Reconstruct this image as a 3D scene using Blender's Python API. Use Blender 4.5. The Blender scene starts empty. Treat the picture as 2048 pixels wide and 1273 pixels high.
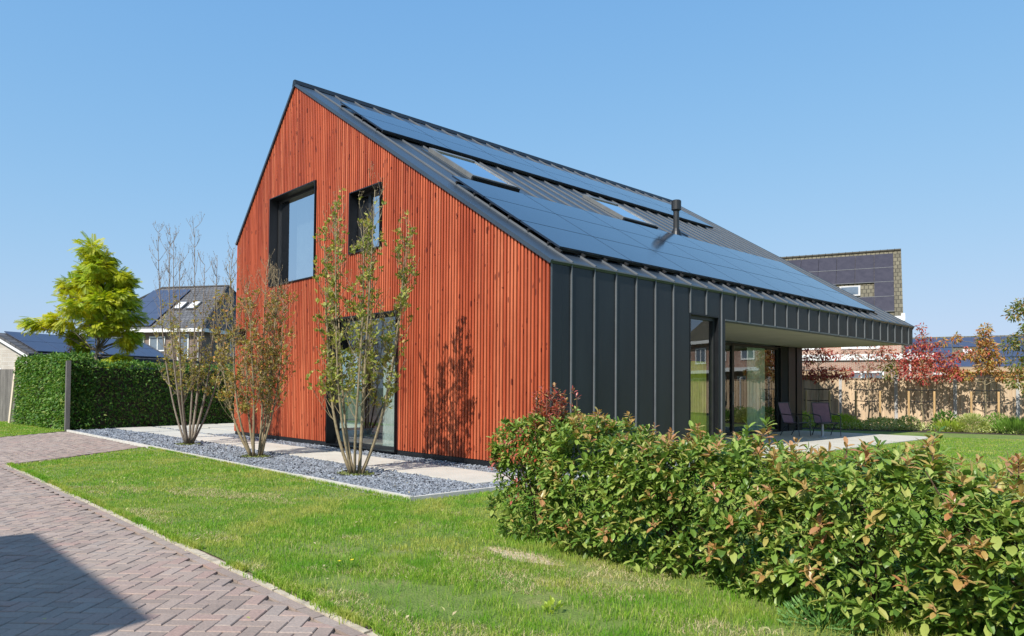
import bpy, math, random
import numpy as np
from mathutils import Matrix, Vector
random.seed(4); RS = np.random.RandomState(7)
R = math.radians
S = bpy.context.scene; COL = S.collection

# ------------------------------------------------------------ camera
cam = bpy.data.cameras.new('camera'); co = bpy.data.objects.new('camera', cam); COL.objects.link(co)
cr = Vector((0.685421, 0.728109, 0.007460)); cf = Vector((-0.728017, 0.685069, 0.025908)).normalized()
cr = (cr - cf * cr.dot(cf)).normalized(); cu = cr.cross(cf)
CAM = Vector((8.08299, -8.45764, 1.4))
mw = Matrix((cr, cu, -cf)).transposed().to_4x4(); mw.translation = CAM; co.matrix_world = mw
cam.sensor_width = 36; cam.lens = 36 * 1444.97 / 2048; cam.shift_y = (740.42 - 636.5) / 2048
cam.clip_start = .05; cam.clip_end = 4000; S.camera = co
S.render.resolution_x = 1024; S.render.resolution_y = 636

# ------------------------------------------------------------ sky, sun, exposure
EL, AZ = R(44), R(14)
sunv = Vector((math.sin(AZ) * math.cos(EL), -math.cos(AZ) * math.cos(EL), math.sin(EL)))
W = bpy.data.worlds.new('World'); S.world = W; W.use_nodes = True
nt = W.node_tree; bg = nt.nodes['Background']; sky = nt.nodes.new('ShaderNodeTexSky')
sky.sky_type = 'NISHITA'; sky.sun_disc = False; sky.sun_elevation = EL; sky.sun_rotation = math.atan2(sunv.x, sunv.y)
sky.air_density = 1.0; sky.dust_density = 0.6; sky.ozone_density = 2.2; sky.altitude = 0
def vm(op, a, b):
    n = nt.nodes.new('ShaderNodeVectorMath'); n.operation = op
    for i, x in enumerate((a, b)):
        if isinstance(x, tuple): n.inputs[i].default_value = x
        else: nt.links.new(x, n.inputs[i])
    return n.outputs[0]
num = vm('MULTIPLY', sky.outputs[0], (.95, 1.97, 4.4)); den = vm('ADD', vm('MULTIPLY', sky.outputs[0], (.25, .55, 1.05)), (1, 1, 1))
nt.links.new(vm('DIVIDE', num, den), bg.inputs[0]); bg.inputs[1].default_value = 0.13
sl = bpy.data.lights.new('sun', 'SUN'); sl.energy = 3.4; sl.angle = R(.5); sl.color = (1, .955, .88)
so = bpy.data.objects.new('sun', sl); COL.objects.link(so); so.rotation_euler = sunv.to_track_quat('Z', 'Y').to_euler(); so.location = (0, -30, 40)
S.view_settings.view_transform = 'Standard'; S.view_settings.look = 'None'; S.view_settings.gamma = 1
S.view_settings.use_curve_mapping = False; S.view_settings.exposure = 0.9

# ------------------------------------------------------------ materials
def nodes(name):
    m = bpy.data.materials.new(name); m.use_nodes = True
    t = m.node_tree; return m, t, t.nodes['Principled BSDF']
def N(t, kind, **kw):
    n = t.nodes.new(kind)
    for k, v in kw.items(): setattr(n, k, v)
    return n
def mathn(t, op, a, b=None, c=None):
    n = N(t, 'ShaderNodeMath', operation=op)
    for i, x in enumerate((a, b, c)):
        if x is None: continue
        if isinstance(x, (int, float)): n.inputs[i].default_value = x
        else: t.links.new(x, n.inputs[i])
    return n.outputs[0]
def ramp(t, fac, stops):
    n = N(t, 'ShaderNodeValToRGB'); e = n.color_ramp.elements
    while len(e) < len(stops): e.new(.5)
    for i, (p, c) in enumerate(stops): e[i].position = p; e[i].color = (*c, 1)
    t.links.new(fac, n.inputs[0]); return n.outputs[0]
def mixc(t, fac, a, b, mode='MIX'):
    n = N(t, 'ShaderNodeMix', data_type='RGBA', blend_type=mode)
    for i, x in ((0, fac), (6, a), (7, b)):
        if isinstance(x, (int, float)): n.inputs[i].default_value = x
        elif isinstance(x, tuple): n.inputs[i].default_value = (*x, 1)
        else: t.links.new(x, n.inputs[i])
    return n.outputs[2]
def noise(t, scale, detail=4, vec=None, rough=.6):
    n = N(t, 'ShaderNodeTexNoise'); n.inputs['Scale'].default_value = scale; n.inputs['Detail'].default_value = detail; n.inputs['Roughness'].default_value = rough
    if vec is not None: t.links.new(vec, n.inputs['Vector'])
    return n.outputs[0]
def coords(t, sc=(1, 1, 1)):
    g = N(t, 'ShaderNodeNewGeometry')
    mp = N(t, 'ShaderNodeMapping'); mp.inputs['Scale'].default_value = sc; t.links.new(g.outputs['Position'], mp.inputs[0]); return mp.outputs[0]
def bump(t, h, b, strength=.3, dist=.01):
    n = N(t, 'ShaderNodeBump'); n.inputs['Strength'].default_value = strength; n.inputs['Distance'].default_value = dist
    t.links.new(h, n.inputs['Height']); t.links.new(n.outputs[0], b.inputs['Normal'])
def scale(c, k): return tuple(min(1, x * k) for x in c)
def mat(name, c, rough=.6, metal=0, var=.2, sc=4, isl=0, bmp=0, bsc=40, spec=.5, stretch=(1, 1, 1)):
    m, t, b = nodes(name); v = coords(t, stretch)
    n = noise(t, sc, 5, v)
    col = ramp(t, n, [(.3, scale(c, 1 - var)), (.7, scale(c, 1 + var))])
    if isl:
        g = N(t, 'ShaderNodeNewGeometry')
        k = ramp(t, g.outputs['Random Per Island'], [(0, (1 - isl,) * 3), (1, (1 + isl,) * 3)])
        # values above one need a multiply in linear space
        r2 = mathn(t, 'MULTIPLY_ADD', g.outputs['Random Per Island'], 2 * isl, 1 - isl)
        h = N(t, 'ShaderNodeVectorMath', operation='SCALE'); t.links.new(col, h.inputs[0]); t.links.new(r2, h.inputs['Scale']); col = h.outputs[0]
    t.links.new(col, b.inputs['Base Color'])
    rr = mathn(t, 'MULTIPLY_ADD', n, .16, rough - .08); t.links.new(rr, b.inputs['Roughness'])
    b.inputs['Metallic'].default_value = metal; b.inputs['Specular IOR Level'].default_value = spec
    if bmp: bump(t, noise(t, bsc, 4, v), b, bmp)
    return m
def leafmat(name, stops, rough=.45, trans=.25, patch=None, psc=1.5, spec=.4):
    """stops: colour ramp over the random value of each leaf; patch: second colour mixed in by large clumps"""
    m, t, b = nodes(name); g = N(t, 'ShaderNodeNewGeometry')
    col = ramp(t, g.outputs['Random Per Island'], stops)
    if patch:
        n = noise(t, psc, 3, coords(t)); f = ramp(t, n, [(.42, (0, 0, 0)), (.62, (1, 1, 1))])
        col = mixc(t, f, col, patch)
    t.links.new(col, b.inputs['Base Color']); b.inputs['Roughness'].default_value = rough; b.inputs['Specular IOR Level'].default_value = spec
    tr = N(t, 'ShaderNodeBsdfTranslucent'); t.links.new(mixc(t, 1.0, col, (1.5, 1.45, .7), 'MULTIPLY'), tr.inputs[0])
    mx = N(t, 'ShaderNodeMixShader'); mx.inputs[0].default_value = trans
    t.links.new(b.outputs[0], mx.inputs[1]); t.links.new(tr.outputs[0], mx.inputs[2])
    t.links.new(mx.outputs[0], t.nodes['Material Output'].inputs[0]); return m
def glassmat(name, tint=(.75, .8, .78), refl=.0, f0=1.5, rough=0.0):
    m, t, b = nodes(name); t.nodes.remove(b)
    tr = N(t, 'ShaderNodeBsdfTransparent'); tr.inputs[0].default_value = (*tint, 1)
    gl = N(t, 'ShaderNodeBsdfGlossy'); gl.inputs[0].default_value = (.95, .97, 1, 1); gl.inputs['Roughness'].default_value = rough
    fr = N(t, 'ShaderNodeFresnel'); fr.inputs[0].default_value = f0
    f = mathn(t, 'MULTIPLY', mathn(t, 'ADD', fr.outputs[0], refl), mathn(t, 'SUBTRACT', 1.0, N(t, 'ShaderNodeNewGeometry').outputs['Backfacing'])); mx = N(t, 'ShaderNodeMixShader')
    t.links.new(mathn(t, 'MINIMUM', f, 1.0), mx.inputs[0]); t.links.new(tr.outputs[0], mx.inputs[1]); t.links.new(gl.outputs[0], mx.inputs[2])
    t.links.new(mx.outputs[0], t.nodes['Material Output'].inputs[0]); return m

def wood_red():
    m, t, b = nodes('red stained wood'); g = N(t, 'ShaderNodeNewGeometry')
    base = ramp(t, g.outputs['Random Per Island'], [(0, (.33, .062, .024)), (.3, (.42, .082, .031)), (.6, (.48, .105, .042)), (.85, (.54, .145, .064)), (1, (.37, .070, .027))])
    gr = noise(t, 30, 5, coords(t, (1, 1, .06)))
    c = mixc(t, .5, base, ramp(t, gr, [(.3, (.55, .5, .5)), (.7, (1.25, 1.25, 1.25))]), 'MULTIPLY')
    st = noise(t, 1.1, 4, coords(t, (1, 1, .35)))
    c = mixc(t, .55, c, ramp(t, st, [(.34, (.58, .42, .38)), (.6, (1.12, 1.14, 1.15))]), 'MULTIPLY')
    # knots: sparse dark spots, each batten with its own set
    vo = N(t, 'ShaderNodeTexVoronoi'); vo.inputs['Scale'].default_value = 1; vo.inputs['Randomness'].default_value = 1
    t.links.new(coords(t, (11.6, 0, 3.2)), vo.inputs[0])
    gate = mathn(t, 'GREATER_THAN', noise(t, 3.1, 2, coords(t, (1, 1, .8))), .50)
    k = mathn(t, 'LESS_THAN', vo.outputs['Distance'], .21)
    kk = mathn(t, 'MULTIPLY', k, gate)
    c = mixc(t, mathn(t, 'MULTIPLY', kk, .8), c, (.09, .014, .008))
    # thin pale scratches beside some knots
    v2 = N(t, 'ShaderNodeTexVoronoi'); t.links.new(coords(t, (13, 0, 2.1)), v2.inputs[0])
    c = mixc(t, mathn(t, 'MULTIPLY', mathn(t, 'LESS_THAN', v2.outputs['Distance'], .09), .55), c, (.66, .24, .12))
    t.links.new(c, b.inputs['Base Color']); b.inputs['Roughness'].default_value = .55; b.inputs['Specular IOR Level'].default_value = .3
    bump(t, gr, b, .25, .004); return m

M = {}
M['red'] = wood_red()
M['redback'] = mat('shade darkened wood backing', (.10, .013, .005), .8, var=.3)  # darker than the slats: shade of the gaps put into the colour
M['zinc'] = mat('dark zinc sheet', (.017, .021, .025), .42, .25, .28, 1.3, bmp=.22, bsc=1.6, stretch=(1, 1.6, .35))
M['zincroof'] = mat('sky tinted zinc roof sheet', (.055, .072, .092), .34, .4, .15, 1.2, bmp=.08, bsc=3)  # same metal as the walls, sky reflection put in as a paler blue
M['zincseam'] = mat('zinc seam', (.13, .14, .15), .5, .2, .1)
M['black'] = mat('black steel', (.012, .013, .015), .4, .2, .15, spec=.4)
M['frame'] = mat('dark window frame', (.018, .019, .02), .45, 0, .15)
M['rubber'] = mat('black cavity', (.008, .008, .009), .8)
M['soffit'] = mat('beige render soffit', (.42, .38, .31), .8, 0, .07, 1.5, bmp=.05)
M['inside'] = mat('interior wall', (.50, .49, .46), .85)
M['insidefloor'] = mat('grey interior floor', (.34, .32, .30), .5)
M['curtain'] = mat('pale grey curtain', (.34, .36, .37), .85)
M['curtainy'] = mat('yellow green curtain', (.75, .62, .06), .8)
M['curtaing'] = mat('pale green curtain', (.58, .70, .60), .8)
M['glass'] = glassmat('window glass', (.90, .95, .92), .10)
M['glassup'] = glassmat('upper window glass', (.85, .9, .9), .60)
M['skyglass'] = glassmat('skylight glass', (.35, .4, .45), .5)
M['alu'] = mat('grey aluminium', (.22, .22, .21), .4, .5, .1)
M['concrete'] = mat('pale concrete slab', (.50, .47, .405), .85, 0, .09, 1.6, bmp=.15, bsc=60)
M['kerb'] = mat('pale concrete edging', (.50, .48, .43), .85, 0, .16, 5, bmp=.3, bsc=50)
M['sandkerb'] = mat('sandy kerb', (.42, .36, .27), .9, 0, .3, 9, bmp=.6, bsc=40)
M['soil'] = mat('dark soil', (.055, .04, .028), .95, 0, .4, 8, bmp=.5, bsc=30)
M['gravelbase'] = mat('grey grit', (.10, .115, .135), .9, 0, .4, 30, bmp=.6, bsc=60)
M['slate'] = mat('slate chips', (.19, .21, .238), .55, 0, .15, 6, isl=.5)
M['joint'] = mat('joint sand', (.20, .155, .12), .95, 0, .4, 14, bmp=.4, bsc=60)
M['bark'] = mat('olive bark', (.24, .19, .11), .85, 0, .3, 20, bmp=.4, bsc=60)
M['barkgrey'] = mat('grey bark', (.20, .165, .125), .85, 0, .3, 20, bmp=.4, bsc=60)
M['twig'] = mat('brown twig', (.10, .06, .035), .8, 0, .3, 20)
M['white'] = mat('white paint', (.72, .72, .70), .5, 0, .04)
M['pot'] = mat('grey plastic', (.40, .42, .44), .5, 0, .05)
M['postc'] = mat('concrete post', (.42, .41, .39), .85, 0, .15, 6)
M['stake'] = mat('new pine stake', (.52, .33, .15), .8, 0, .2, 9, stretch=(1, 1, .2))
M['fence'] = mat('weathered fence board', (.52, .385, .25), .85, 0, .22, 3, isl=.2, stretch=(3, 3, .5), bmp=.2, bsc=12)
M['greywood'] = mat('grey weathered wood', (.13, .12, .11), .85, 0, .25, 5, isl=.2, stretch=(2, 2, .4))
M['palewood'] = mat('pale planed wood', (.60, .50, .38), .7, 0, .12, 4, isl=.1, stretch=(2, 2, .3))
M['orangewood'] = mat('orange stained wood', (.55, .24, .06), .7, 0, .12, 4)
M['sling'] = mat('plum sling fabric', (.20, .105, .135), .75, 0, .15, 8, bmp=.2, bsc=300)
M['chairtube'] = mat('grey chair tube', (.045, .048, .055), .4, .3, .1)

def tiles(name, c, su, dv, rot):
    """roof tiles: rows across and columns down, as bump and colour, in the roof's own local frame"""
    m, t, b = nodes(name); tc = N(t, 'ShaderNodeTexCoord'); uv = tc.outputs['UV']
    br = N(t, 'ShaderNodeTexBrick'); br.inputs['Scale'].default_value = 1; br.offset = .5
    br.inputs['Brick Width'].default_value = su; br.inputs['Row Height'].default_value = dv; br.inputs['Mortar Size'].default_value = .03; br.inputs['Mortar Smooth'].default_value = .6
    br.inputs[1].default_value = (*scale(c, .8), 1); br.inputs[2].default_value = (*scale(c, 1.25), 1); br.inputs[3].default_value = (*scale(c, .35), 1)
    t.links.new(uv, br.inputs[0]); t.links.new(br.outputs[0], b.inputs['Base Color']); b.inputs['Roughness'].default_value = .7
    bump(t, mathn(t, 'SUBTRACT', 1.0, br.outputs[1]), b, .6, .03); return m
def bricks(name, c1, c2, mortar, w=.22, h=.065, ms=.012):
    m, t, b = nodes(name); tc = N(t, 'ShaderNodeTexCoord')
    br = N(t, 'ShaderNodeTexBrick'); br.inputs['Scale'].default_value = 1
    br.inputs['Brick Width'].default_value = w; br.inputs['Row Height'].default_value = h; br.inputs['Mortar Size'].default_value = ms
    br.inputs[1].default_value = (*c1, 1); br.inputs[2].default_value = (*c2, 1); br.inputs[3].default_value = (*mortar, 1)
    t.links.new(tc.outputs['UV'], br.inputs[0])
    c = mixc(t, .5, br.outputs[0], ramp(t, noise(t, 1.2, 5, coords(t)), [(.3, (.7, .7, .7)), (.7, (1.25, 1.25, 1.25))]), 'MULTIPLY')
    t.links.new(c, b.inputs['Base Color']); b.inputs['Roughness'].default_value = .85
    bump(t, mathn(t, 'SUBTRACT', 1.0, br.outputs[1]), b, .4, .01); return m
M['tilegrey'] = tiles('dark grey roof tile', (.095, .095, .10), .30, .34, 0)
M['tilebrown'] = tiles('mossy brown roof tile', (.125, .11, .07), .26, .34, 0)
M['brickbrown'] = bricks('brown brick', (.13, .075, .055), (.19, .11, .08), (.22, .20, .18))
M['brickred'] = bricks('red brick', (.30, .13, .08), (.38, .18, .11), (.38, .35, .30))
M['brickpale'] = bricks('pale grey brick', (.42, .38, .33), (.50, .46, .40), (.52, .50, .46), .5, .17, .01)
def solar(name, c, lines=True):
    m, t, b = nodes(name)
    n = noise(t, .8, 3, coords(t)); t.links.new(ramp(t, n, [(.3, scale(c, .85)), (.7, scale(c, 1.15))]), b.inputs['Base Color'])
    b.inputs['Roughness'].default_value = .12; b.inputs['Specular IOR Level'].default_value = .5; b.inputs['Coat Weight'].default_value = .25; b.inputs['Coat Roughness'].default_value = .06
    return m
M['solar'] = solar('black solar glass', (.016, .026, .045))
M['solarfar'] = mat('solar cell far', (.036, .032, .045), .35, 0, .1, 3)
M['solarblue'] = mat('blue solar cell far', (.05, .065, .11), .3, 0, .1, 3)

def paver():
    m, t, b = nodes('clay paver'); g = N(t, 'ShaderNodeNewGeometry'); r = g.outputs['Random Per Island']
    c = ramp(t, r, [(0, (.24, .185, .155)), (.3, (.28, .215, .18)), (.55, (.31, .24, .20)), (.75, (.315, .215, .18)), (.9, (.275, .225, .195)), (1, (.34, .265, .225))])
    v = coords(t); n = noise(t, 60, 4, v); c = mixc(t, .6, c, ramp(t, n, [(.3, (.7, .7, .7)), (.7, (1.3, 1.28, 1.25))]), 'MULTIPLY')
    n2 = noise(t, .7, 4, v); c = mixc(t, mathn(t, 'MULTIPLY', ramp(t, n2, [(.45, (0, 0, 0)), (.7, (1, 1, 1))]), .35), c, (.40, .34, .28))
    t.links.new(c, b.inputs['Base Color']); b.inputs['Roughness'].default_value = .8; bump(t, n, b, .35, .003); return m
M['paver'] = paver()
def lawnmat():
    m, t, b = nodes('lawn soil and thatch'); v = coords(t)
    c = ramp(t, noise(t, 1.6, 6, v, .65), [(.3, (.10, .16, .025)), (.5, (.15, .22, .035)), (.64, (.22, .24, .07)), (.76, (.38, .32, .17))])
    c = mixc(t, .6, c, ramp(t, noise(t, 45, 4, v), [(.3, (.5, .5, .5)), (.7, (1.4, 1.4, 1.4))]), 'MULTIPLY')
    t.links.new(c, b.inputs['Base Color']); b.inputs['Roughness'].default_value = .95; bump(t, noise(t, 60, 4, v), b, .8, .03); return m
M['lawn'] = lawnmat()
def grassmat():
    m, t, b = nodes('grass blade'); g = N(t, 'ShaderNodeNewGeometry'); v = coords(t)
    c1 = ramp(t, g.outputs['Random Per Island'], [(0, (.11, .23, .02)), (.4, (.20, .36, .03)), (.8, (.32, .47, .055)), (.92, (.48, .52, .14)), (1, (.60, .52, .26))])
    n = noise(t, .85, 4, v); c = mixc(t, ramp(t, n, [(.45, (0, 0, 0)), (.62, (1, 1, 1))]), c1, mixc(t, .62, c1, (.52, .46, .14)))
    n = noise(t, 2.2, 4, v); c = mixc(t, mathn(t, 'MULTIPLY', ramp(t, n, [(.48, (0, 0, 0)), (.62, (1, 1, 1))]), .8), c, (.13, .33, .02))
    t.links.new(c, b.inputs['Base Color']); b.inputs['Roughness'].default_value = .5; b.inputs['Specular IOR Level'].default_value = .25
    tr = N(t, 'ShaderNodeBsdfTranslucent'); t.links.new(mixc(t, 1.0, c, (1.3, 1.35, .6), 'MULTIPLY'), tr.inputs[0])
    mx = N(t, 'ShaderNodeMixShader'); mx.inputs[0].default_value = .42
    t.links.new(b.outputs[0], mx.inputs[1]); t.links.new(tr.outputs[0], mx.inputs[2]); t.links.new(mx.outputs[0], t.nodes['Material Output'].inputs[0]); return m
M['grass'] = grassmat()
M['drygrass'] = leafmat('dry straw', [(0, (.40, .32, .17)), (.5, (.56, .47, .28)), (1, (.34, .36, .12))], .7, .2)
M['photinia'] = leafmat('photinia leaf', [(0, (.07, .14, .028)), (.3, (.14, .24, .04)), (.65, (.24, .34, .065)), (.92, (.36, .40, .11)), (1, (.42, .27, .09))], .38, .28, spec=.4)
M['photred'] = leafmat('young photinia leaf', [(0, (.40, .17, .07)), (.4, (.42, .32, .10)), (.7, (.44, .20, .11)), (1, (.34, .36, .10))], .35, .3)
M['photcrimson'] = leafmat('crimson photinia leaf', [(0, (.34, .05, .045)), (.5, (.46, .13, .10)), (.8, (.40, .24, .12)), (1, (.28, .22, .07))], .35, .3)
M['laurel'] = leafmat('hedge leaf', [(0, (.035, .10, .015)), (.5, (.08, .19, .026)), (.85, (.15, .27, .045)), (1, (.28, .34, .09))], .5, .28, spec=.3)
M['olive'] = leafmat('olive leaf', [(0, (.18, .20, .04)), (.5, (.32, .31, .06)), (.8, (.38, .31, .08)), (1, (.42, .26, .07))], .5, .3)
M['greenolive'] = leafmat('green olive leaf', [(0, (.15, .20, .035)), (.5, (.28, .32, .06)), (.85, (.40, .38, .09)), (1, (.46, .36, .10))], .5, .3)
M['rust'] = leafmat('rusty olive leaf', [(0, (.20, .20, .045)), (.5, (.34, .30, .07)), (.8, (.42, .28, .07)), (1, (.42, .18, .05))], .5, .3)
M['gled'] = leafmat('yellow green frond', [(0, (.16, .27, .012)), (.5, (.34, .44, .018)), (1, (.52, .54, .03))], .5, .4, patch=(.55, .52, .02), psc=.7)
M['redleaf'] = leafmat('red autumn leaf', [(0, (.30, .04, .04)), (.5, (.46, .085, .075)), (.85, (.52, .18, .11)), (1, (.30, .24, .06))], .5, .3)
M['redbrown'] = leafmat('brown red leaf', [(0, (.26, .09, .065)), (.6, (.38, .16, .12)), (1, (.44, .25, .17))], .5, .3)
M['orangeleaf'] = leafmat('orange autumn leaf', [(0, (.42, .15, .05)), (.5, (.46, .27, .08)), (.85, (.30, .30, .07)), (1, (.48, .08, .06))], .5, .3)
M['greenorange'] = leafmat('green orange leaf', [(0, (.10, .16, .03)), (.6, (.21, .22, .05)), (1, (.36, .17, .06))], .5, .3)
M['lime'] = leafmat('lime leaf', [(0, (.20, .32, .03)), (1, (.46, .55, .07))], .5, .3)
M['variegated'] = leafmat('cream green leaf', [(0, (.20, .28, .05)), (.5, (.48, .52, .18)), (1, (.68, .68, .36))], .5, .3)
M['blade'] = leafmat('strap leaf', [(0, (.10, .22, .03)), (1, (.26, .42, .07))], .45, .3)
M['bluegreen'] = leafmat('blue green weed', [(0, (.10, .24, .06)), (1, (.24, .42, .14))], .5, .3)
M['moss'] = leafmat('moss tuft', [(0, (.10, .14, .03)), (1, (.28, .30, .10))], .8, .2)
M['flower'] = mat('white flower', (.75, .68, .66), .6)
M['yellowflower'] = mat('yellow flower', (.75, .60, .02), .6)

# ------------------------------------------------------------ object helpers
ORG = {}
def tag(o, label=None, cat=None, group=None, kind=None):
    for k, v in (('label', label), ('category', cat), ('group', group), ('kind', kind)):
        if v: o[k] = v
    return o
def thing(name, label, cat, loc=(0, 0, 0), group=None, rotz=0):
    o = bpy.data.objects.new(name, None); COL.objects.link(o); o.location = loc; o.rotation_euler = (0, 0, rotz)
    o.empty_display_size = .3; ORG[o] = np.array(loc, float); return tag(o, label, cat, group)
def npmesh(name, V, counts, idx, m, parent=None, uv=None, smooth=False, loc=None, mi=None):
    """V (n,3); counts: face sizes; idx: flat vertex indices"""
    V = np.asarray(V, np.float64)
    org = ORG.get(parent, np.zeros(3)) if parent is not None else (np.array(loc, float) if loc is not None else np.zeros(3))
    me = bpy.data.meshes.new(name); V = V - org
    me.vertices.add(len(V)); me.vertices.foreach_set('co', V.astype(np.float32).ravel())
    counts = np.asarray(counts, np.int32); idx = np.asarray(idx, np.int32)
    me.loops.add(len(idx)); me.loops.foreach_set('vertex_index', idx)
    me.polygons.add(len(counts)); st = np.concatenate(([0], np.cumsum(counts)[:-1])).astype(np.int32)
    me.polygons.foreach_set('loop_start', st)
    try: me.polygons.foreach_set('loop_total', counts)
    except Exception: pass
    me.polygons.foreach_set('use_smooth', np.full(len(counts), smooth))
    if uv is not None:
        u = me.uv_layers.new(name='UVMap'); u.data.foreach_set('uv', np.asarray(uv, np.float32).ravel())
    me.update(calc_edges=True)
    if mi is None: me.validate()
    for q_ in (m if isinstance(m, (list, tuple)) else [m]): me.materials.append(q_)
    if mi is not None: me.polygons.foreach_set('material_index', np.array(mi, np.int32))
    o = bpy.data.objects.new(name, me); COL.objects.link(o)
    if parent is not None: o.parent = parent; ORG[o] = org
    else: o.location = tuple(org); ORG[o] = org
    return o
ident = lambda p: p
def frame(o, u, v):
    o = np.array(o, float); u = np.array([*u, 0.]) if len(u) == 2 else np.array(u, float); v = np.array([*v, 0.]) if len(v) == 2 else np.array(v, float)
    u /= np.linalg.norm(u); v /= np.linalg.norm(v); w = np.cross(u, v)
    if w[2] < 0: w = -w
    return lambda p: tuple(o + u * p[0] + v * p[1] + w * p[2])
class MB:
    def __init__(s, T=ident): s.v = []; s.f = []; s.uv = []; s.T = T; s.split = None
    def face(s, pts, uv=None):
        b = len(s.v); s.v += [s.T(p) for p in pts]; s.f.append(list(range(b, b + len(pts))))
        s.uv += list(uv) if uv else [(0, 0)] * len(pts); return s
    def quadp(s, o, a, b, su=None, sv=None):
        """parallelogram with metric uv"""
        o, a, b = map(np.array, (o, a, b)); la, lb = np.linalg.norm(a), np.linalg.norm(b)
        return s.face([o, o + a, o + a + b, o + b], [(0, 0), (la, 0), (la, lb), (0, lb)])
    def hexa(s, P):
        """8 points: bottom ring 0-3, top ring 4-7"""
        b = len(s.v); s.v += [s.T(p) for p in P]
        for q in ((0, 3, 2, 1), (4, 5, 6, 7), (0, 1, 5, 4), (1, 2, 6, 5), (2, 3, 7, 6), (3, 0, 4, 7)):
            s.f.append([b + i for i in q])
            p0, p1, p3 = (np.array(P[q[k]], float) for k in (0, 1, 3)); p2 = np.array(P[q[2]], float)
            e = p1 - p0
            horiz = abs(e[2]) < .5 * np.linalg.norm(e) if np.linalg.norm(e) > 0 else True
            la, lb = np.linalg.norm(p1 - p0), np.linalg.norm(p3 - p0)
            s.uv += [(0, 0), (la, 0), (np.linalg.norm(p2 - p3), lb), (0, lb)] if horiz else [(0, 0), (0, la), (lb, la), (lb, 0)]
        return s
    def box(s, x0, x1, y0, y1, z0, z1):
        return s.hexa([(x0, y0, z0), (x1, y0, z0), (x1, y1, z0), (x0, y1, z0), (x0, y0, z1), (x1, y0, z1), (x1, y1, z1), (x0, y1, z1)])
    def tube(s, path, rad, n=6, cap=True):
        path = [np.array(s.T(tuple(p)), float) for p in path]
        if not hasattr(rad, '__len__'): rad = [rad] * len(path)
        b = len(s.v); prev = None
        for i, p in enumerate(path):
            d = path[min(i + 1, len(path) - 1)] - path[max(i - 1, 0)]; d /= np.linalg.norm(d) + 1e-12
            a = prev - d * prev.dot(d) if prev is not None else np.cross(d, (0, 0, 1) if abs(d[2]) < .9 else (1, 0, 0))
            if np.linalg.norm(a) < 1e-6: a = np.cross(d, (1, 0, 0))
            a /= np.linalg.norm(a); prev = a; c = np.cross(d, a)
            for k in range(n):
                t = 2 * math.pi * k / n; s.v.append(tuple(p + (a * math.cos(t) + c * math.sin(t)) * rad[i]))
        for i in range(len(path) - 1):
            for k in range(n):
                k2 = (k + 1) % n; s.f.append([b + i * n + k, b + i * n + k2, b + (i + 1) * n + k2, b + (i + 1) * n + k]); s.uv += [(0, 0)] * 4
        if cap:
            s.f.append([b + k for k in range(n)][::-1]); s.uv += [(0, 0)] * n
            e = b + (len(path) - 1) * n; s.f.append([e + k for k in range(n)]); s.uv += [(0, 0)] * n
        return s
    def obj(s, name, m, parent=None, smooth=False, loc=None):
        if not s.v: return None
        return npmesh(name, np.array(s.v, float), [len(f) for f in s.f], [i for f in s.f for i in f], m, parent, np.array(s.uv, float), smooth, loc, None if s.split is None else [0] * s.split + [1] * (len(s.f) - s.split))
def ringbox(mb, x0, x1, z0, z1, t, y0, y1):
    """rectangular frame of bar width t in an XZ opening, butt-jointed"""
    mb.box(x0, x0 + t, y0, y1, z0, z1); mb.box(x1 - t, x1, y0, y1, z0, z1)
    mb.box(x0 + t, x1 - t, y0, y1, z1 - t, z1); mb.box(x0 + t, x1 - t, y0, y1, z0, z0 + t); return mb

# ---------- scattered shapes (leaves, blades, chips)
def basis(D, roll=None):
    D = D / (np.linalg.norm(D, axis=1, keepdims=True) + 1e-9)
    up = np.where(np.abs(D[:, 2:3]) > .95, np.array([[1., 0, 0]]), np.array([[0, 0, 1.]]))
    A = np.cross(D, up); A /= np.linalg.norm(A, axis=1, keepdims=True) + 1e-9
    B = np.cross(A, D)
    if roll is not None:
        c, s = np.cos(roll)[:, None], np.sin(roll)[:, None]; A, B = A * c + B * s, B * c - A * s
    return D, A, B
def scatter(name, tv, tf, P, D, size, m, parent=None, roll=None, width=None, **kw):
    """template verts tv: x along D, y across, z normal"""
    tv = np.array(tv, float); n = len(P); k = len(tv); D, A, B = basis(np.asarray(D, float), roll)
    size = np.broadcast_to(np.asarray(size, float), (n,)); w = size if width is None else np.broadcast_to(width, (n,))
    V = P[:, None] + D[:, None] * (tv[None, :, 0, None] * size[:, None, None]) + A[:, None] * (tv[None, :, 1, None] * w[:, None, None]) + B[:, None] * (tv[None, :, 2, None] * size[:, None, None])
    idx = np.concatenate([np.array(f) for f in tf]); cnt = [len(f) for f in tf]
    I = (idx[None] + (np.arange(n) * k)[:, None]).ravel()
    return npmesh(name, V.reshape(-1, 3), np.tile(cnt, n), I, m, parent, **kw)
LEAF = ([(0, 0, 0), (.45, .21, .07), (.45, -.21, .07), (1, 0, -.08), (.45, 0, .0)], [(0, 4, 1), (0, 2, 4), (4, 3, 1), (4, 2, 3)])
BIGLEAF = ([(0, 0, 0), (.26, .13, .05), (.26, 0, .0), (.26, -.13, .05), (.58, .19, .04), (.58, 0, -.02), (.58, -.19, .04), (.85, .12, -.03), (.85, 0, -.06), (.85, -.12, -.03), (1, 0, -.13)],
           [(0, 2, 1), (0, 3, 2), (1, 2, 5, 4), (2, 3, 6, 5), (4, 5, 8, 7), (5, 6, 9, 8), (7, 8, 10), (8, 9, 10)])
SMALL = ([(0, 0, 0), (.5, .3, .06), (1, 0, 0), (.5, -.3, .06)], [(0, 3, 2), (0, 2, 1)])
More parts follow.
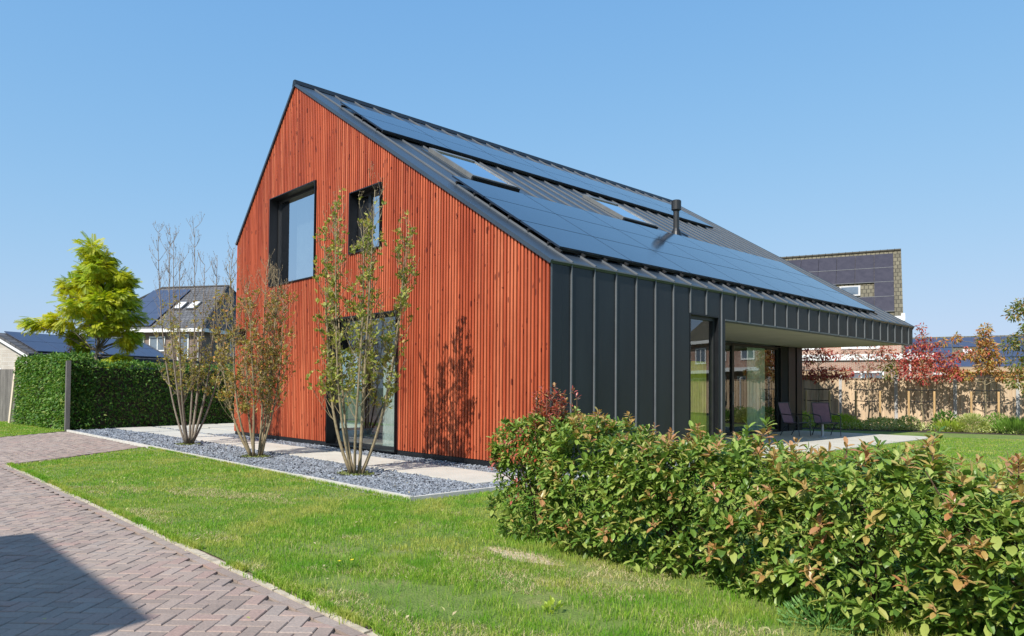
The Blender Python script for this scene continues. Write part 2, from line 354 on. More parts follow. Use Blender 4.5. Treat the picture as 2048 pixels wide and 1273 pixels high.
def unit(n, rs=RS):
    v = rs.normal(size=(n, 3)); return v / np.linalg.norm(v, axis=1, keepdims=True)
def frond_template():
    v = [(0, 0, 0), (.33, 0, .05), (.66, 0, .03), (1, 0, -.12)]; f = []
    for i in range(9):
        x = .08 + i * .1; z = .05 - .17 * x * x
        for s in (1, -1):
            b = len(v); l = .34 * (1 - .5 * abs(x - .4)); v += [(x, 0, z), (x + .0, s * l * .55, z - .01), (x + .09, s * l, z - .08), (x + .085, s * l * .4, z - .01)]
            f.append((b, b + 1, b + 2)); f.append((b, b + 2, b + 3))
    # tie the leaflets to the stalk so one frond is one island
    v2 = list(v); f2 = []
    for a in f: f2.append(a)
    for i in range(9):
        b = 4 + i * 8
        if i < 8: f2.append((b, b + 8, b + 3)); 
        f2.append((b + 4, b + 3, b))
    return v2, f2
def inpoly(P, poly):
    x, y = P[:, 0], P[:, 1]; c = np.zeros(len(P), bool); n = len(poly)
    for i in range(n):
        x0, y0 = poly[i]; x1, y1 = poly[(i + 1) % n]
        c ^= ((y0 > y) != (y1 > y)) & (x < (x1 - x0) * (y - y0) / (y1 - y0 + 1e-12) + x0)
    return c
def depth(P): return (P[:, 0] - CAM.x) * cf.x + (P[:, 1] - CAM.y) * cf.y
def inview(P, margin=1.12, back=-.3):
    d = depth(P); s = (P[:, 0] - CAM.x) * cr.x + (P[:, 1] - CAM.y) * cr.y
    return (d > 3.0) & (np.abs(s) < (d * 1024 / 1445 * margin + .6))

# ============================================================ GROUND
def sheet(name, poly, z, m, uvs=1.0):
    mb = MB(); mb.face([(x, y, z) for x, y in poly]); o = mb.obj(name, m); return tag(o, kind='structure')
M['farground'] = mat('far ground', (.09, .11, .05), .95, 0, .3, .2)
sheet('ground', [(-1500, -1500), (1500, -1500), (1500, 1500), (-1500, 1500)], -.06, M['farground'])
ROAD = [(-60, -30), (40, -30), (40, -6.10), (-7.1, -6.10), (-9.7, -3.2), (-17.5, -3.2), (-15.4, -5.15), (-14.0, -6.6), (-60, -8)]
LAWN_FRONT = [(-7.05, -6.12), (40, -6.12), (40, -3.27), (.72, -3.27), (-9.65, -3.27)]
LAWN_SIDE = [(.74, -3.262), (40, -3.262), (40, 30), (9, 25.6), (2.38, 19.9), (-2.37, 18.0), (-6, 16.6), (-6, 16.0), (.74, 16.0)]
LAWN_LEFT = [(-17.6, -3.05), (-15.45, -5.15), (-14.05, -6.6), (-60, -7.9), (-60, -3.2), (-24, -3.2)]
sheet('road_bed', ROAD, -.014, M['joint'])
sheet('front_lawn', LAWN_FRONT, .0, M['lawn']); sheet('side_lawn', LAWN_SIDE, .0, M['lawn']); sheet('left_lawn', LAWN_LEFT, .0, M['lawn'])
BED = [(-9, 16.0), (-6, 16.6), (-2.37, 18.0), (2.38, 19.9), (9, 25.6), (8, 29.5), (-9, 22.2)]
sheet('planting_bed', BED, .004, M['soil'])
GRAV = [(-17.4, -3.12), (.60, -3.12), (.60, 5.4), (-.1, 5.4), (-.1, .2), (-12.8, .2), (-12.8, 6.5), (-19.6, 6.5)]
sheet('gravel_bed', GRAV, -.004, M['gravelbase'])
# concrete edging of the gravel bed
mb = MB(); x = -17.4
while x < .65:
    x1 = min(x + 1.0, .655); dz = random.uniform(-.006, .006); mb.box(x + .003, x1 - .003, -3.19, -3.13, -.05, .045 + dz); x = x1
y = -3.125
while y < 5.3:
    mb.box(.60, .655, y + .003, y + .997, -.05, .045 + random.uniform(-.006, .006)); y += 1
tag(mb.obj('gravel_edging', M['kerb']), kind='structure')
# kerb between road and lawn
mb = MB(); x = -7.3
while x < 12:
    l = random.uniform(.3, .6); w = random.uniform(-.018, .02)
    mb.hexa([(x, -6.215, -.05), (x + l, -6.215, -.05), (x + l, -6.155 + w, -.05), (x, -6.15 + w, -.05), (x, -6.212, .003), (x + l, -6.212, .003), (x + l, -6.16 + w, .006), (x, -6.158 + w, .006)]); x += l + random.uniform(.002, .03)
tag(mb.obj('road_kerb', M['sandkerb']), kind='structure')

# herringbone clay pavers
w, n = .103, 2
cells = []
for j in range(-320, 320):
    for k in range(-90, 90):
        a = j + 2 * n * k
        cells.append((a * w, j * w, n * w, w)); c = a  # lying brick
for c in range(-320, 320):
    for k in range(-90, 90):
        r0 = c - 2 * n + 1 + 2 * n * k
        cells.append((c * w, r0 * w, w, n * w))
cells = np.array(cells); cx = cells[:, 0] + cells[:, 2] / 2; cy = cells[:, 1] + cells[:, 3] / 2
ca = math.cos(R(45)); P = np.stack([(cx - cy) * ca - 4, (cx + cy) * ca - 6], 1)
roadpoly = [(-60, -30), (40, -30), (40, -6.28), (-7.1, -6.28), (-9.78, -3.24), (-17.3, -3.24), (-15.4, -5.15), (-14.0, -6.6), (-60, -8)]
keep = inpoly(P, roadpoly) & inview(P, 1.5) & (depth(P) < 24)
cells, P = cells[keep], P[keep]; nb = len(P)
hx = cells[:, 2] / 2 - .0028; hy = cells[:, 3] / 2 - .0028; g = .005
z = RS.uniform(-.003, .003, nb) + .012 * np.sin(P[:, 0] * .9 + 1) * np.sin(P[:, 1] * 1.3) * .5; tl = RS.uniform(-.012, .012, (nb, 2))
V = np.zeros((nb, 12, 3))
for q, (sx, sy) in enumerate(((-1, -1), (1, -1), (1, 1), (-1, 1))):
    for lv, (ins, zz) in enumerate(((0, -.03), (0, -.005), (g, 0))):
        lx = sx * (hx - ins); ly = sy * (hy - ins)
        V[:, lv * 4 + q, 0] = P[:, 0] + (lx - ly) * ca; V[:, lv * 4 + q, 1] = P[:, 1] + (lx + ly) * ca
        V[:, lv * 4 + q, 2] = zz + z + tl[:, 0] * lx + tl[:, 1] * ly
m_ = (V[:, :, 0] > -7.2); V[:, :, 1] = np.where(m_, np.minimum(V[:, :, 1], -6.303), np.minimum(V[:, :, 1], -3.2))
fc = []
for lv in (0, 4):
    for q in range(4): fc.append([lv + q, lv + (q + 1) % 4, lv + 4 + (q + 1) % 4, lv + 4 + q])
fc.append([8, 9, 10, 11]); fc = np.array(fc)
I = (fc.ravel()[None] + (np.arange(nb) * 12)[:, None]).ravel()
tag(npmesh('road', V.reshape(-1, 3), np.full(nb * 9, 4), I, M['paver']), kind='structure')
mb = MB(); x = -7.2      # border course of long pavers beside the kerb
while x < 12:
    dz = random.uniform(-.002, .002); mb.box(x + .003, x + .222, -6.30, -6.225, -.03, .002 + dz); x += .225
tag(mb.obj('road_border', M['paver']), kind='structure')
mb = MB()
a, b = np.array([-7.25, -6.22]), np.array([-9.72, -3.24]); L = np.linalg.norm(b - a); d = (b - a) / L; s = 0
while s < L:
    o = a + d * s; T = frame((o[0], o[1], 0), d, (-d[1], d[0])); q = MB(T); q.box(.003, .22, -.02, .055, -.03, .007); bb = len(mb.v); mb.v += q.v; mb.f += [[i + bb for i in f] for f in q.f]; mb.uv += q.uv; s += .225
tag(mb.obj('driveway_border', M['paver']), kind='structure')

# path of pale slabs
mb = MB()
def slab(x0, x1, y0, y1, z=.028):
    g = .008
    mb.hexa([(x0, y0, -.05), (x1, y0, -.05), (x1, y1, -.05), (x0, y1, -.05), (x0 + g, y0 + g, z), (x1 - g, y0 + g, z), (x1 - g, y1 - g, z), (x0 + g, y1 - g, z)])
for k in range(4): slab(.1 - 3.05 * k - 2.93, .1 - 3.05 * k, -1.62, -.56, .028 + .002 * (k % 2))
for x0, x1, y0, y1 in ((-15.15, -12.2, -1.62, -.56), (-18.1, -15.3, -1.75, -.56), (-15.9, -12.95, -.42, .62), (-19.1, -16.05, -.42, .62), (-16.4, -13.0, .76, 1.8), (-19.5, -16.55, .76, 1.8), (-16.0, -13.0, 1.94, 3.0), (-19.6, -16.15, 1.94, 3.0), (-19.4, -13.0, 3.14, 5.9)): slab(x0, x1, y0, y1)
tag(mb.obj('path', M['concrete']), kind='structure')
mb = MB()
for i in range(6):
    for j in range(3): 
        x0, x1 = (-3.4, -1.9, -.5, .95)[j:j + 2]; y0 = 5.5 + 1.75 * i
        mb.box(x0 + .002, x1 - .002, y0 + .002, y0 + 1.748, -.05, .03 + .001 * ((i + j) % 2))
tag(mb.obj('terrace', M['concrete']), kind='structure')

# slate chips
def poly_points(poly, dens, n=None):
    p = np.array(poly); lo, hi = p.min(0), p.max(0); k = int((hi - lo).prod() * dens)
    q = RS.uniform(lo, hi, (k, 2)); return q[inpoly(q, poly)]
holes = [(.1 - 3.05 * k - 2.93, .1 - 3.05 * k, -1.62, -.56) for k in range(4)] + [(-19.4, -12.95, -.42, 5.9), (-18.1, -15.3, -1.75, -.56), (-15.15, -12.2, -1.62, -.56)]
def chips(dens, size, lo, hi):
    q = poly_points(GRAV, dens); k = np.ones(len(q), bool)
    for x0, x1, y0, y1 in holes: k &= ~((q[:, 0] > x0) & (q[:, 0] < x1) & (q[:, 1] > y0) & (q[:, 1] < y1))
    for tx in (-2.1, -5.88, -9.83): k &= ~(np.hypot((q[:, 0] - tx) / .30, (q[:, 1] + 2.27) / .26) < 1)
    d = depth(q); k &= (d > lo) & (d < hi); return q[k]
CH = ([(-.5, -.26, -.1), (.5, -.2, -.1), (.44, .24, -.1), (-.42, .3, -.1), (-.4, -.16, .14), (.42, -.12, .12), (.3, .18, .14), (-.34, .2, .12)], [(0, 1, 5, 4), (1, 2, 6, 5), (2, 3, 7, 6), (3, 0, 4, 7), (4, 5, 6, 7)])
Pc, Sc = [], []
for dens, lo, hi, s in ((1500, 0, 11, .042), (900, 11, 15, .052), (450, 15, 40, .07)):
    q = chips(dens, s, lo, hi); Pc.append(np.c_[q, RS.uniform(.0, .018, len(q))]); Sc.append(RS.uniform(.6, 1.5, len(q)) * s)
Pc = np.concatenate(Pc); Sc = np.concatenate(Sc); D = unit(len(Pc)); D[:, 2] *= .3
tag(scatter('slate_chips', *CH, Pc, D, Sc, M['slate'], roll=RS.normal(0, .5, len(Pc)), width=Sc * RS.uniform(.6, 1.1, len(Pc))), kind='stuff')

# ---------- grass blades
def blades(name, P, h, w, m=None, lean=.85, z0=0.0):
    n = len(P); a = RS.uniform(0, 2 * math.pi, n); b = RS.uniform(0, 2 * math.pi, n)
    ax = np.stack([np.cos(a), np.sin(a), np.zeros(n)], 1); ln = np.stack([np.cos(b), np.sin(b), np.zeros(n)], 1) * (RS.uniform(.1, 1, n) * lean * h)[:, None]
    P3 = np.c_[P, np.full(n, z0)]; up = np.array([0, 0, 1.]) * h[:, None]; wv = ax * (w / 2)[:, None]
    mid = P3 + up * .6 + ln * .35; tip = P3 + up * RS.uniform(.75, 1, n)[:, None] + ln
    V = np.stack([P3 - wv, P3 + wv, mid + wv * .8, mid - wv * .8, tip], 1)
    I = (np.array([0, 1, 2, 3, 3, 2, 4])[None] + (np.arange(n) * 5)[:, None]).ravel()
    return tag(npmesh(name, V.reshape(-1, 3), np.tile([4, 3], n), I, m or M['grass']), kind='stuff')
HEDGE_BOX = (3.35, 9.0, -3.85, -3.1)
def fbm(P, s, seed):
    r = np.random.RandomState(seed); o = np.zeros(len(P))
    for k in range(4):
        for _ in range(3):
            v = r.normal(size=2) * s * 1.8 ** k; o += np.sin(P @ v + r.uniform(0, 6.3)) / 1.6 ** k
    return o / 5
FR = np.array(LAWN_FRONT)
def lawn_pts(poly, lo, hi, dens):
    q = poly_points(poly, dens); d = depth(q); k = (d > lo) & (d < hi) & inview(q, 1.15)
    return q[k]
bare = lambda q: (np.hypot((q[:, 0] - 3.75) / .48, (q[:, 1] + 4.25) / .16) < 1)
Pg, Hg, Wg = [], [], []
for poly in (LAWN_FRONT, [(.74, -3.25), (14, -3.25), (14, 24), (.74, 16)], LAWN_LEFT):
    cl = [(max(-32, min(15, x)), y) for x, y in poly]
    for lo, hi, dens, h, wd in ((2.5, 6, 5600, .040, .0040), (6, 9, 3600, .038, .0052), (9, 14, 1800, .036, .008), (14, 34, 650, .036, .014)):
        q = lawn_pts(cl, lo, hi, dens)
        if not len(q): continue
        f = fbm(q, 1.3, 3); thin = RS.uniform(0, 1, len(q)) < .8 + .3 * f
        q = q[thin & ~(bare(q) & (RS.uniform(0, 1, len(q)) < .88))]; f = fbm(q, 1.3, 3); g2 = fbm(q, 4.5, 9)
        near = np.clip((q[:, 0] - 1.8) / 1.2, 0, 1) * np.clip(-(q[:, 1] + 3.6) / .5, 0, 1); kp = RS.uniform(0, 1, len(q)) > np.maximum(near * 1.0 * np.clip(fbm(q, 3.2, 31) * 3.4 + .25, 0, .85), .22 * np.clip(fbm(q, 2.1, 77) * 4 - .8, 0, 1)); q, f, g2 = q[kp], f[kp], g2[kp]
        Pg.append(q); Hg.append(h * (1 + .35 * f + .3 * g2).clip(.45, 2.2) * RS.uniform(.55, 1.2, len(q))); Wg.append(np.full(len(q), wd) * RS.uniform(.7, 1.3, len(q)))
Pg, Hg, Wg = np.concatenate(Pg), np.concatenate(Hg), np.concatenate(Wg)
# longer, rougher grass under the hedge and close to the lens
rough = (Pg[:, 0] > 2.6) & (Pg[:, 1] < -3.3) & (Pg[:, 1] > -6.2)
Hg = np.where(rough, Hg * (1.0 + .6 * np.clip((Pg[:, 0] - 2.6) / 1.5, 0, 1)), Hg)
print('grass blades', len(Pg)); blades('grass', Pg, Hg, Wg)
# straw coloured thatch in worn patches
q = lawn_pts([(-7, -6.1), (9, -6.1), (9, -3.3), (-7, -3.3)], 2.5, 10, 4200); f = fbm(q, 1.9, 21) + .5 * np.clip((q[:, 0] - 2.0) / 1.5, 0, 1)
q = q[(f > .22) | bare(q)]; blades('dry_grass', q, RS.uniform(.010, .034, len(q)), RS.uniform(.003, .0055, len(q)), M['drygrass'], 2.6)
lq = poly_points([(-9, -6.1), (9, -6.1), (9, -3.9), (.5, -3.3), (.5, .0), (-12, .0), (-12, -3.0), (-9, -3.3)], 3.2); lq = np.concatenate([lq, poly_points([(-9, -9), (6, -9), (6, -6.2), (-9, -6.2)], .8)]); n_ = len(lq); ld = unit(n_); ld[:, 2] *= .25; lz = np.where((lq[:, 1] > -3.1) | (lq[:, 1] < -6.2), .035, .045)
tag(scatter('fallen_leaves', *LEAF, np.c_[lq, lz], ld, RS.uniform(.02, .05, n_), M['drygrass'], None, width=RS.uniform(.03, .06, n_)), kind='stuff')
# long edge tufts leaning over kerb and edging
e = np.c_[RS.uniform(-7.2, 9, 16000), -6.10 - np.abs(RS.normal(0, .035, 16000))]; e[:, 1] -= .03 * np.clip(fbm(e, 2.2, 55) * 2, 0, 1); e = e[inview(e)]; e = e[fbm(e, 3, 5) > -.25]
e2 = np.c_[RS.uniform(-9.4, .7, 3500), RS.normal(-3.23, .012, 3500)]
e = np.concatenate([e, e2]); blades('edge_grass', e, RS.uniform(.03, .07, len(e)), np.full(len(e), .006), lean=.9)
M['drysoil'] = mat('dry sandy soil', (.46, .38, .27), .95, 0, .35, 14, bmp=.8, bsc=70)
sheet('bare_soil_patch', [(3.75 + .40 * math.cos(t) * (1 + .22 * math.sin(3 * t)), -4.25 + .11 * math.sin(t) * (1 + .3 * math.cos(4 * t))) for t in np.linspace(0, 2 * math.pi, 28, endpoint=False)], .004, M['drysoil'])

# ============================================================ THE HOUSE
WX, XR, ZE, ZL, ZR, LY, ZS = -12.56, -9.06, 3.517, 5.55, 9.161, 16.85, 2.912
PIT = math.atan2(ZR - ZE, -XR); SLOPE = math.hypot(ZR - ZE, XR)
def roofz(x): return ZE + (-x) * math.tan(PIT) if x >= XR else ZL + (x - WX) * (ZR - ZL) / (XR - WX)
house = thing('modern_house', 'large gabled house with red wooden slat front and dark zinc roof carrying solar panels', 'house', (-6, 4, 0))
OPEN = [(-10.40, -7.90, 4.07, 6.43), (-6.30, -5.02, 4.40, 5.80), (-7.20, -4.37, .07, 3.0)]
def wall_strips(mb, y0, y1, holes, top, z0, xs):
    xs = sorted(set(xs + [h[0] for h in holes] + [h[1] for h in holes]))
    for a, b in zip(xs[:-1], xs[1:]):
        cuts = sorted([(h[2], h[3]) for h in holes if h[0] <= a + 1e-6 and h[1] >= b - 1e-6]); zz = z0
        for c0, c1 in cuts + [(None, None)]:
            if c0 is None: ta, tb = top(a), top(b)
            else: ta = tb = c0
            if min(ta, tb) > zz + .01 or (c0 is None and max(ta, tb) > zz + .01): mb.hexa([(a, y0, zz), (b, y0, zz), (b, y1, zz), (a, y1, zz), (a, y0, ta), (b, y0, tb), (b, y1, tb), (a, y1, ta)])
            if c1 is not None: zz = c1
mb = MB(); wall_strips(mb, .030, .26, OPEN, lambda x: roofz(x) - .05, .13, [WX + .02, XR, -.014]); mb.obj('wall_backing', M['redback'], house)
mb = MB(); sp = .0853; nbt = int((0 - WX) / sp)
for i in range(nbt + 1):
    a = WX + .008 + i * sp; b = a + .046
    if b > -.013: break
    segs = [(.13, None)]
    for hx0, hx1, hz0, hz1 in OPEN:
        if a < hx1 + .02 and b > hx0 - .02:
            ns = []
            for s0, s1 in segs:
                top = s1 if s1 is not None else 99
                if hz0 > s0 + .01 and hz0 < top: ns.append((s0, hz0 - .002))
                if hz1 < top and hz1 > s0: ns.append((hz1 + .002, s1))
                if hz0 > top or hz1 < s0: ns.append((s0, s1))
            segs = ns
    for s0, s1 in segs:
        ta, tb = (s1, s1) if s1 is not None else (roofz(a) - .055, roofz(b) - .055)
        dy = random.uniform(-.0015, .0015)
        mb.hexa([(a, dy, s0), (b, dy, s0), (b, 0.0285, s0), (a, 0.0285, s0), (a, dy, ta), (b, dy, tb), (b, 0.0285, tb), (a, 0.0285, ta)])
mb.obj('slat_cladding', M['red'], house)
for a, b in ((WX + .03, -7.23), (-4.34, -.04)): MB().box(a, b, .02, .2, .035, .125).obj('plinth', M['black'], house)
# windows of the gable: steel reveal > frame, pane
def gable_window(x0, x1, z0, z1, label, mull=None, d=.30, ft=.055, name='window'):
    mb = MB(); t = .022; y0 = -.035
    ringbox(mb, x0, x1, z0, z1, t, y0, d)
    w_ = mb.obj(name, M['black'], house); tag(w_, label)
    mb = MB(); ringbox(mb, x0 + t, x1 - t, z0 + t, z1 - t, ft, d - .09, d - .01)
    if mull: mb.box(mull - .05, mull + .05, d - .085, d - .012, z0 + t + ft, z1 - t - ft)
    mb.obj('frame', M['frame'], w_)
    mb = MB(); mb.box(x0 + t + ft - .01, x1 - t - ft + .01, d - .052, d - .044, z0 + t + ft - .01, z1 - t - ft + .01); mb.obj('pane', M['glassup'] if z0 > 1 else M['glass'], w_)
    return w_
gable_window(-10.40, -7.90, 4.07, 6.43, 'large square window set deep in the red slats')
gable_window(-6.30, -5.02, 4.40, 5.80, 'small upper window behind the tallest shrub', mull=-5.82)
gable_window(-7.20, -4.37, .07, 3.0, 'floor length window set deep in the red slats', name='glazed_door')
# side wall (zinc), with the narrow tall window
sd, s0 = .59091, -.10821
YW0, YW1, YP = 4.02, 5.12, 5.38      # narrow window, corner post
mb = MB()
mb.box(-.22, 0, .27, YW0, .06, ZE - .03); mb.box(-.012, 0, .0, .269, .06, ZE - .03); mb.box(-.22, 0, YW0, YW1, 2.945, ZE - .03); mb.box(-.22, 0, YW1, YP, .06, ZE - .03)
mb.box(-.22, 0, YP, LY, ZS, ZE - .03)
mb.split = len(mb.f)
for n_ in range(1, 29):
    y = s0 + sd * n_
    if n_ > 28.6: break
    z0 = .06
    if YW0 - .05 < y < YW1: z0 = 2.95
    elif y > YP: z0 = ZS
    mb.box(.001, .030, y - .010, y + .010, z0, ZE - .05)
mb.box(-.005, .004, .0, .03, .06, ZE - .04)
mb.obj('zinc_wall', [M['zinc'], M['zincseam']], house)
mb = MB(); mb.box(-.03, .045, -.01, LY, ZE - .035, ZE - .012); mb.obj('eaves_trim', M['zincseam'], house)
mb = MB(); mb.box(-.20, .012, YP + .001, LY, ZS - .03, ZS - .002); mb.obj('fascia_trim', M['zincseam'], house)
# narrow window in the zinc wall
T = frame((0, 0, 0), (0, 1), (-1, 0))    # local x = world y, local y = inward
def side_window(y0, y1, z0, z1, xin, label, bars, name, fd=.07, pane='glass', reveal=True):
    mb = MB(T); ringbox(mb, y0, y1, z0, z1, .02, xin - .17 if reveal else xin - .1, xin); w_ = mb.obj(name, M['black'], house); tag(w_, label)
    mb = MB(T); ringbox(mb, y0 + .02, y1 - .02, z0 + .02, z1 - .02, fd, xin - .09, xin - .01)
    for b in bars: mb.box(b - .06, b + .06, xin - .1, xin - .005, z0 + .02, z1 - .02)
    mb.obj('frame', M['frame'], w_)
    mb = MB(T); mb.box(y0 + .07, y1 - .07, xin - .055, xin - .047, z0 + .07, z1 - .07); mb.obj('pane', M[pane], w_); return w_
side_window(4.03, 5.11, .06, 2.94, .16, 'narrow floor length window in the dark zinc wall', [], 'window')
# terrace recess: big sliding glass wall at x = -3.5
sdoor = side_window(5.70, 14.75, .03, 2.86, 3.55, 'wide dark framed sliding glass wall under the overhang', [8.7, 11.75], 'sliding_door', fd=.06)
mb = MB(); mb.tube([(-3.38, 11.62, .95), (-3.38, 11.62, 1.35)], .014, 8); mb.obj('handle', M['alu'], sdoor)
mb = MB(); mb.box(-3.62, -3.42, 14.78, 15.30, .03, 2.905); mb.obj('recess_panel', M['rubber'], house)
mb = MB(); mb.box(-3.60, -3.40, 15.32, 15.82, .03, 2.905); mb.box(-3.60, -3.38, 15.90, 16.30, .03, 2.905); mb.box(-3.6, -3.44, 15.82, 15.90, .03, 2.905); mb.obj('corner_panel', M['zinc'], house)
mb = MB(); mb.box(-3.6, -.225, 5.13, 5.37, .03, 2.905); mb.obj('recess_side_wall', M['zinc'], house)
mb = MB(); mb.box(-12.5, -.21, .28, 5.12, 2.93, 3.1); mb.box(-12.5, -3.62, 5.12, 15.7, 2.93, 3.1); mb.obj('upper_floor', M['inside'], house)
mb = MB(); mb.box(-3.6, -.205, 5.38, LY - .06, ZS - .004, ZS + .05); mb.box(-WX * -1, -3.61, 16.32, LY - .06, ZS - .004, ZS + .05); mb.obj('soffit', M['soffit'], house)
# back walls, inner partitions and floor
mb = MB(frame((0, 0, 0), (0, 1), (-1, 0))); wall_strips(mb, -WX - .2, -WX, [(1.2, 4.2, .1, 2.6), (6.0, 14.5, .1, 2.7)], lambda x: ZL - .1, .06, [.27, LY]); mb.obj('left_wall', M['zinc'], house)  # openings in this unseen wall are added to let daylight indoors
for y0_, y1_ in ((1.2, 4.2), (6.0, 14.5)): MB().box(WX + .08, WX + .09, y0_, y1_, .1, 2.7 if y0_ > 5 else 2.6).obj('pane', M['glass'], house)  # glazing of the added daylight openings
mb = MB(); wall_strips(mb, LY - .2, LY, [], lambda x: roofz(x) - .05, ZS + .055, [WX + .2, XR, -.225]); mb.box(WX + .2, -3.62, 16.1, 16.3, .06, ZS); mb.obj('rear_wall', M['zinc'], house)
mb = MB(); mb.box(WX + .2, -.225, .27, 5.12, -.05, .035); mb.box(WX + .2, -3.62, 5.12, 16.1, -.05, .035); mb.obj('inner_floor', M['insidefloor'], house)
mb = MB(); mb.box(-12.3, -3.7, 4.6, 4.7, .04, 2.92); mb.obj('partition', M['inside'], house)
# roof: two slopes, verge, ridge, ribs
def RP(y, s, h): return (-s * math.cos(PIT) + h * math.sin(PIT), y, ZE + s * math.sin(PIT) + h * math.cos(PIT))
def rbox(mb, y0, y1, s0_, s1_, h0, h1):
    mb.hexa([RP(y0, s0_, h0), RP(y1, s0_, h0), RP(y1, s1_, h0), RP(y0, s1_, h0), RP(y0, s0_, h1), RP(y1, s0_, h1), RP(y1, s1_, h1), RP(y0, s1_, h1)]); return mb
SK = [(1.45, 2.80, 4.45, 6.30), (6.55, 8.0, 4.35, 6.0)]
mb = MB()
ys = [-.03, 1.45, 2.80, 6.55, 8.0, LY + .03]
for a, b in zip(ys[:-1], ys[1:]):
    h = [k for k in SK if k[0] <= a + .01 and k[1] >= b - .01]
    if h: rbox(mb, a, b, -.05, h[0][2], -.055, 0); rbox(mb, a, b, h[0][3], SLOPE, -.055, 0)
    else: rbox(mb, a, b, -.05, SLOPE, -.055, 0)
AL = math.atan2(ZR - ZL, XR - WX)
p0, p1 = (WX - .03, ZL - .03), (XR, ZR)
nx, nz = -math.sin(AL), math.cos(AL)
mb.hexa([(p0[0] - nx * .05, -.03, p0[1] - nz * .05), (p1[0], -.03, p1[1] - .07), (p1[0], LY + .03, p1[1] - .07), (p0[0] - nx * .05, LY + .03, p0[1] - nz * .05),
         (p0[0], -.03, p0[1]), (p1[0], -.03, p1[1]), (p1[0], LY + .03, p1[1]), (p0[0], LY + .03, p0[1])])
mb.split = len(mb.f)
for n_ in range(1, 29):
    y = s0 + sd * n_; segs = [(-.04, SLOPE - .03)]
    for k in SK:
        if k[0] - .06 < y < k[1] + .06: segs = [(-.04, k[2] - .12), (k[3] + .12, SLOPE - .03)]
    for a, b in segs: rbox(mb, y - .012, y + .012, a, b, .0005, .032)
roof = mb.obj('roof', [M['zincroof'], M['zincseam']], house)
mb = MB(); rbox(mb, -.045, -.028, -.06, SLOPE, -.058, .010); rbox(mb, -.028, .012, -.05, SLOPE, .001, .012)
mb.obj('verge_trim', M['zincroof'], roof); mb = MB(); rbox(mb, LY + .028, LY + .045, -.06, SLOPE, -.13, .012); mb.obj('verge_trim', M['zincroof'], roof); mb = MB()
mb.hexa([(p0[0] - nx * .05, -.045, p0[1] - nz * .05), (p1[0], -.045, p1[1] - .075), (p1[0], -.030, p1[1] - .075), (p0[0] - nx * .05, -.030, p0[1] - nz * .05),
         (p0[0] + nx * .012, -.045, p0[1] + nz * .012), (p1[0], -.045, p1[1] + .014), (p1[0], -.030, p1[1] + .014), (p0[0] + nx * .012, -.030, p0[1] + nz * .012)])
mb.obj('verge_trim', M['zincroof'], roof)
mb = MB(); mb.hexa([(XR - .09, -.05, ZR - .07), (XR + .12, -.05, ZR - .055), (XR + .12, LY + .05, ZR - .055), (XR - .09, LY + .05, ZR - .07), (XR - .04, -.05, ZR + .075), (XR + .05, -.05, ZR + .075), (XR + .05, LY + .05, ZR + .075), (XR - .04, LY + .05, ZR + .075)])
mb.obj('ridge_cap', M['zinc'], roof)
# solar panels
def panel(y0, y1, a, b):
    mb = MB(); g = .013; rbox(mb, y0 + g, y1 - g, a + g, b - g, .085, .12); return mb.obj('solar_panel', M['solar'], house)
pw = 2.0
for c in range(7):
    for r_ in range(3): panel(.5 + c * pw, .5 + (c + 1) * pw, .39 + 1.17 * r_, .39 + 1.17 * (r_ + 1))
for c in range(7):
    for r_ in range(2): panel(.5 + c * pw, .5 + (c + 1) * pw, 6.87 + 1.14 * r_, 6.87 + 1.14 * (r_ + 1))
mb = MB()
for a in (.62, 1.2, 1.8, 2.4, 2.95, 3.6, 7.05, 7.75, 8.2, 8.9): rbox(mb, .45, 14.52, a, a + .04, .036, .083)
for k in range(24):
    y = .49 + k * .609; rbox(mb, y - .02, y + .02, .30, .46, .034, .075)
rbox(mb, .52, 14.48, .41, .44, .045, .084); rbox(mb, .52, 14.48, 6.89, 6.92, .045, .084)
mb.obj('panel_rail', M['rubber'], house)
# skylights
for i, (y0, y1, a, b) in enumerate(SK):
    mb = MB()
    for q in ((y0 - .12, y0 + .02, a - .16, b + .12), (y1 - .02, y1 + .12, a - .16, b + .12)): rbox(mb, *q, .001, .028)
    rbox(mb, y0 + .02, y1 - .02, a - .16, a + .02, .001, .028); rbox(mb, y0 + .02, y1 - .02, b - .02, b + .12, .001, .028)
    sk = mb.obj('skylight', M['zincroof'], house)
    mb = MB()
    for q in ((y0, y0 + .075, a, b), (y1 - .075, y1, a, b)): rbox(mb, *q, .03, .12)
    rbox(mb, y0 + .076, y1 - .076, a, a + .075, .03, .12); rbox(mb, y0 + .076, y1 - .076, b - .14, b, .03, .125); mb.obj('frame', M['alu'], sk)
    mb = MB(); rbox(mb, y0 + .06, y1 - .06, a + .06, b - .12, .09, .098); mb.obj('pane', M['skyglass'], sk)
    mb = MB(); rbox(mb, y0 - .02, y1 + .02, a - .06, a - .002, .03, .105); mb.obj('sill', M['black'], sk)
# vent pipe
vx, vy, vz = -3.85, 9.27, 6.02
mb = MB(); mb.tube([(vx, vy, vz - .25), (vx, vy, vz + .62)], .085, 18); vp = mb.obj('vent_pipe', M['frame'], house, smooth=False)
mb = MB(); mb.tube([(vx, vy, vz - .18), (vx, vy, vz - .04), (vx, vy, vz + .06)], [.17, .13, .088], 18); mb.obj('flashing', M['black'], vp)
mb = MB(); mb.tube([(vx, vy, vz + .56), (vx, vy, vz + .60), (vx, vy, vz + .60), (vx, vy, vz + .86), (vx, vy, vz + .88)], [.09, .12, .14, .14, .115], 18); mb.obj('cowl', M['frame'], vp)
# wall lamp on the red gable
mb = MB(); mb.box(-12.50, -11.86, -.16, -.002, 2.74, 3.02); lamp = mb.obj('wall_box', M['black'], house); tag(lamp, 'black box mounted on the red slats near the left edge')

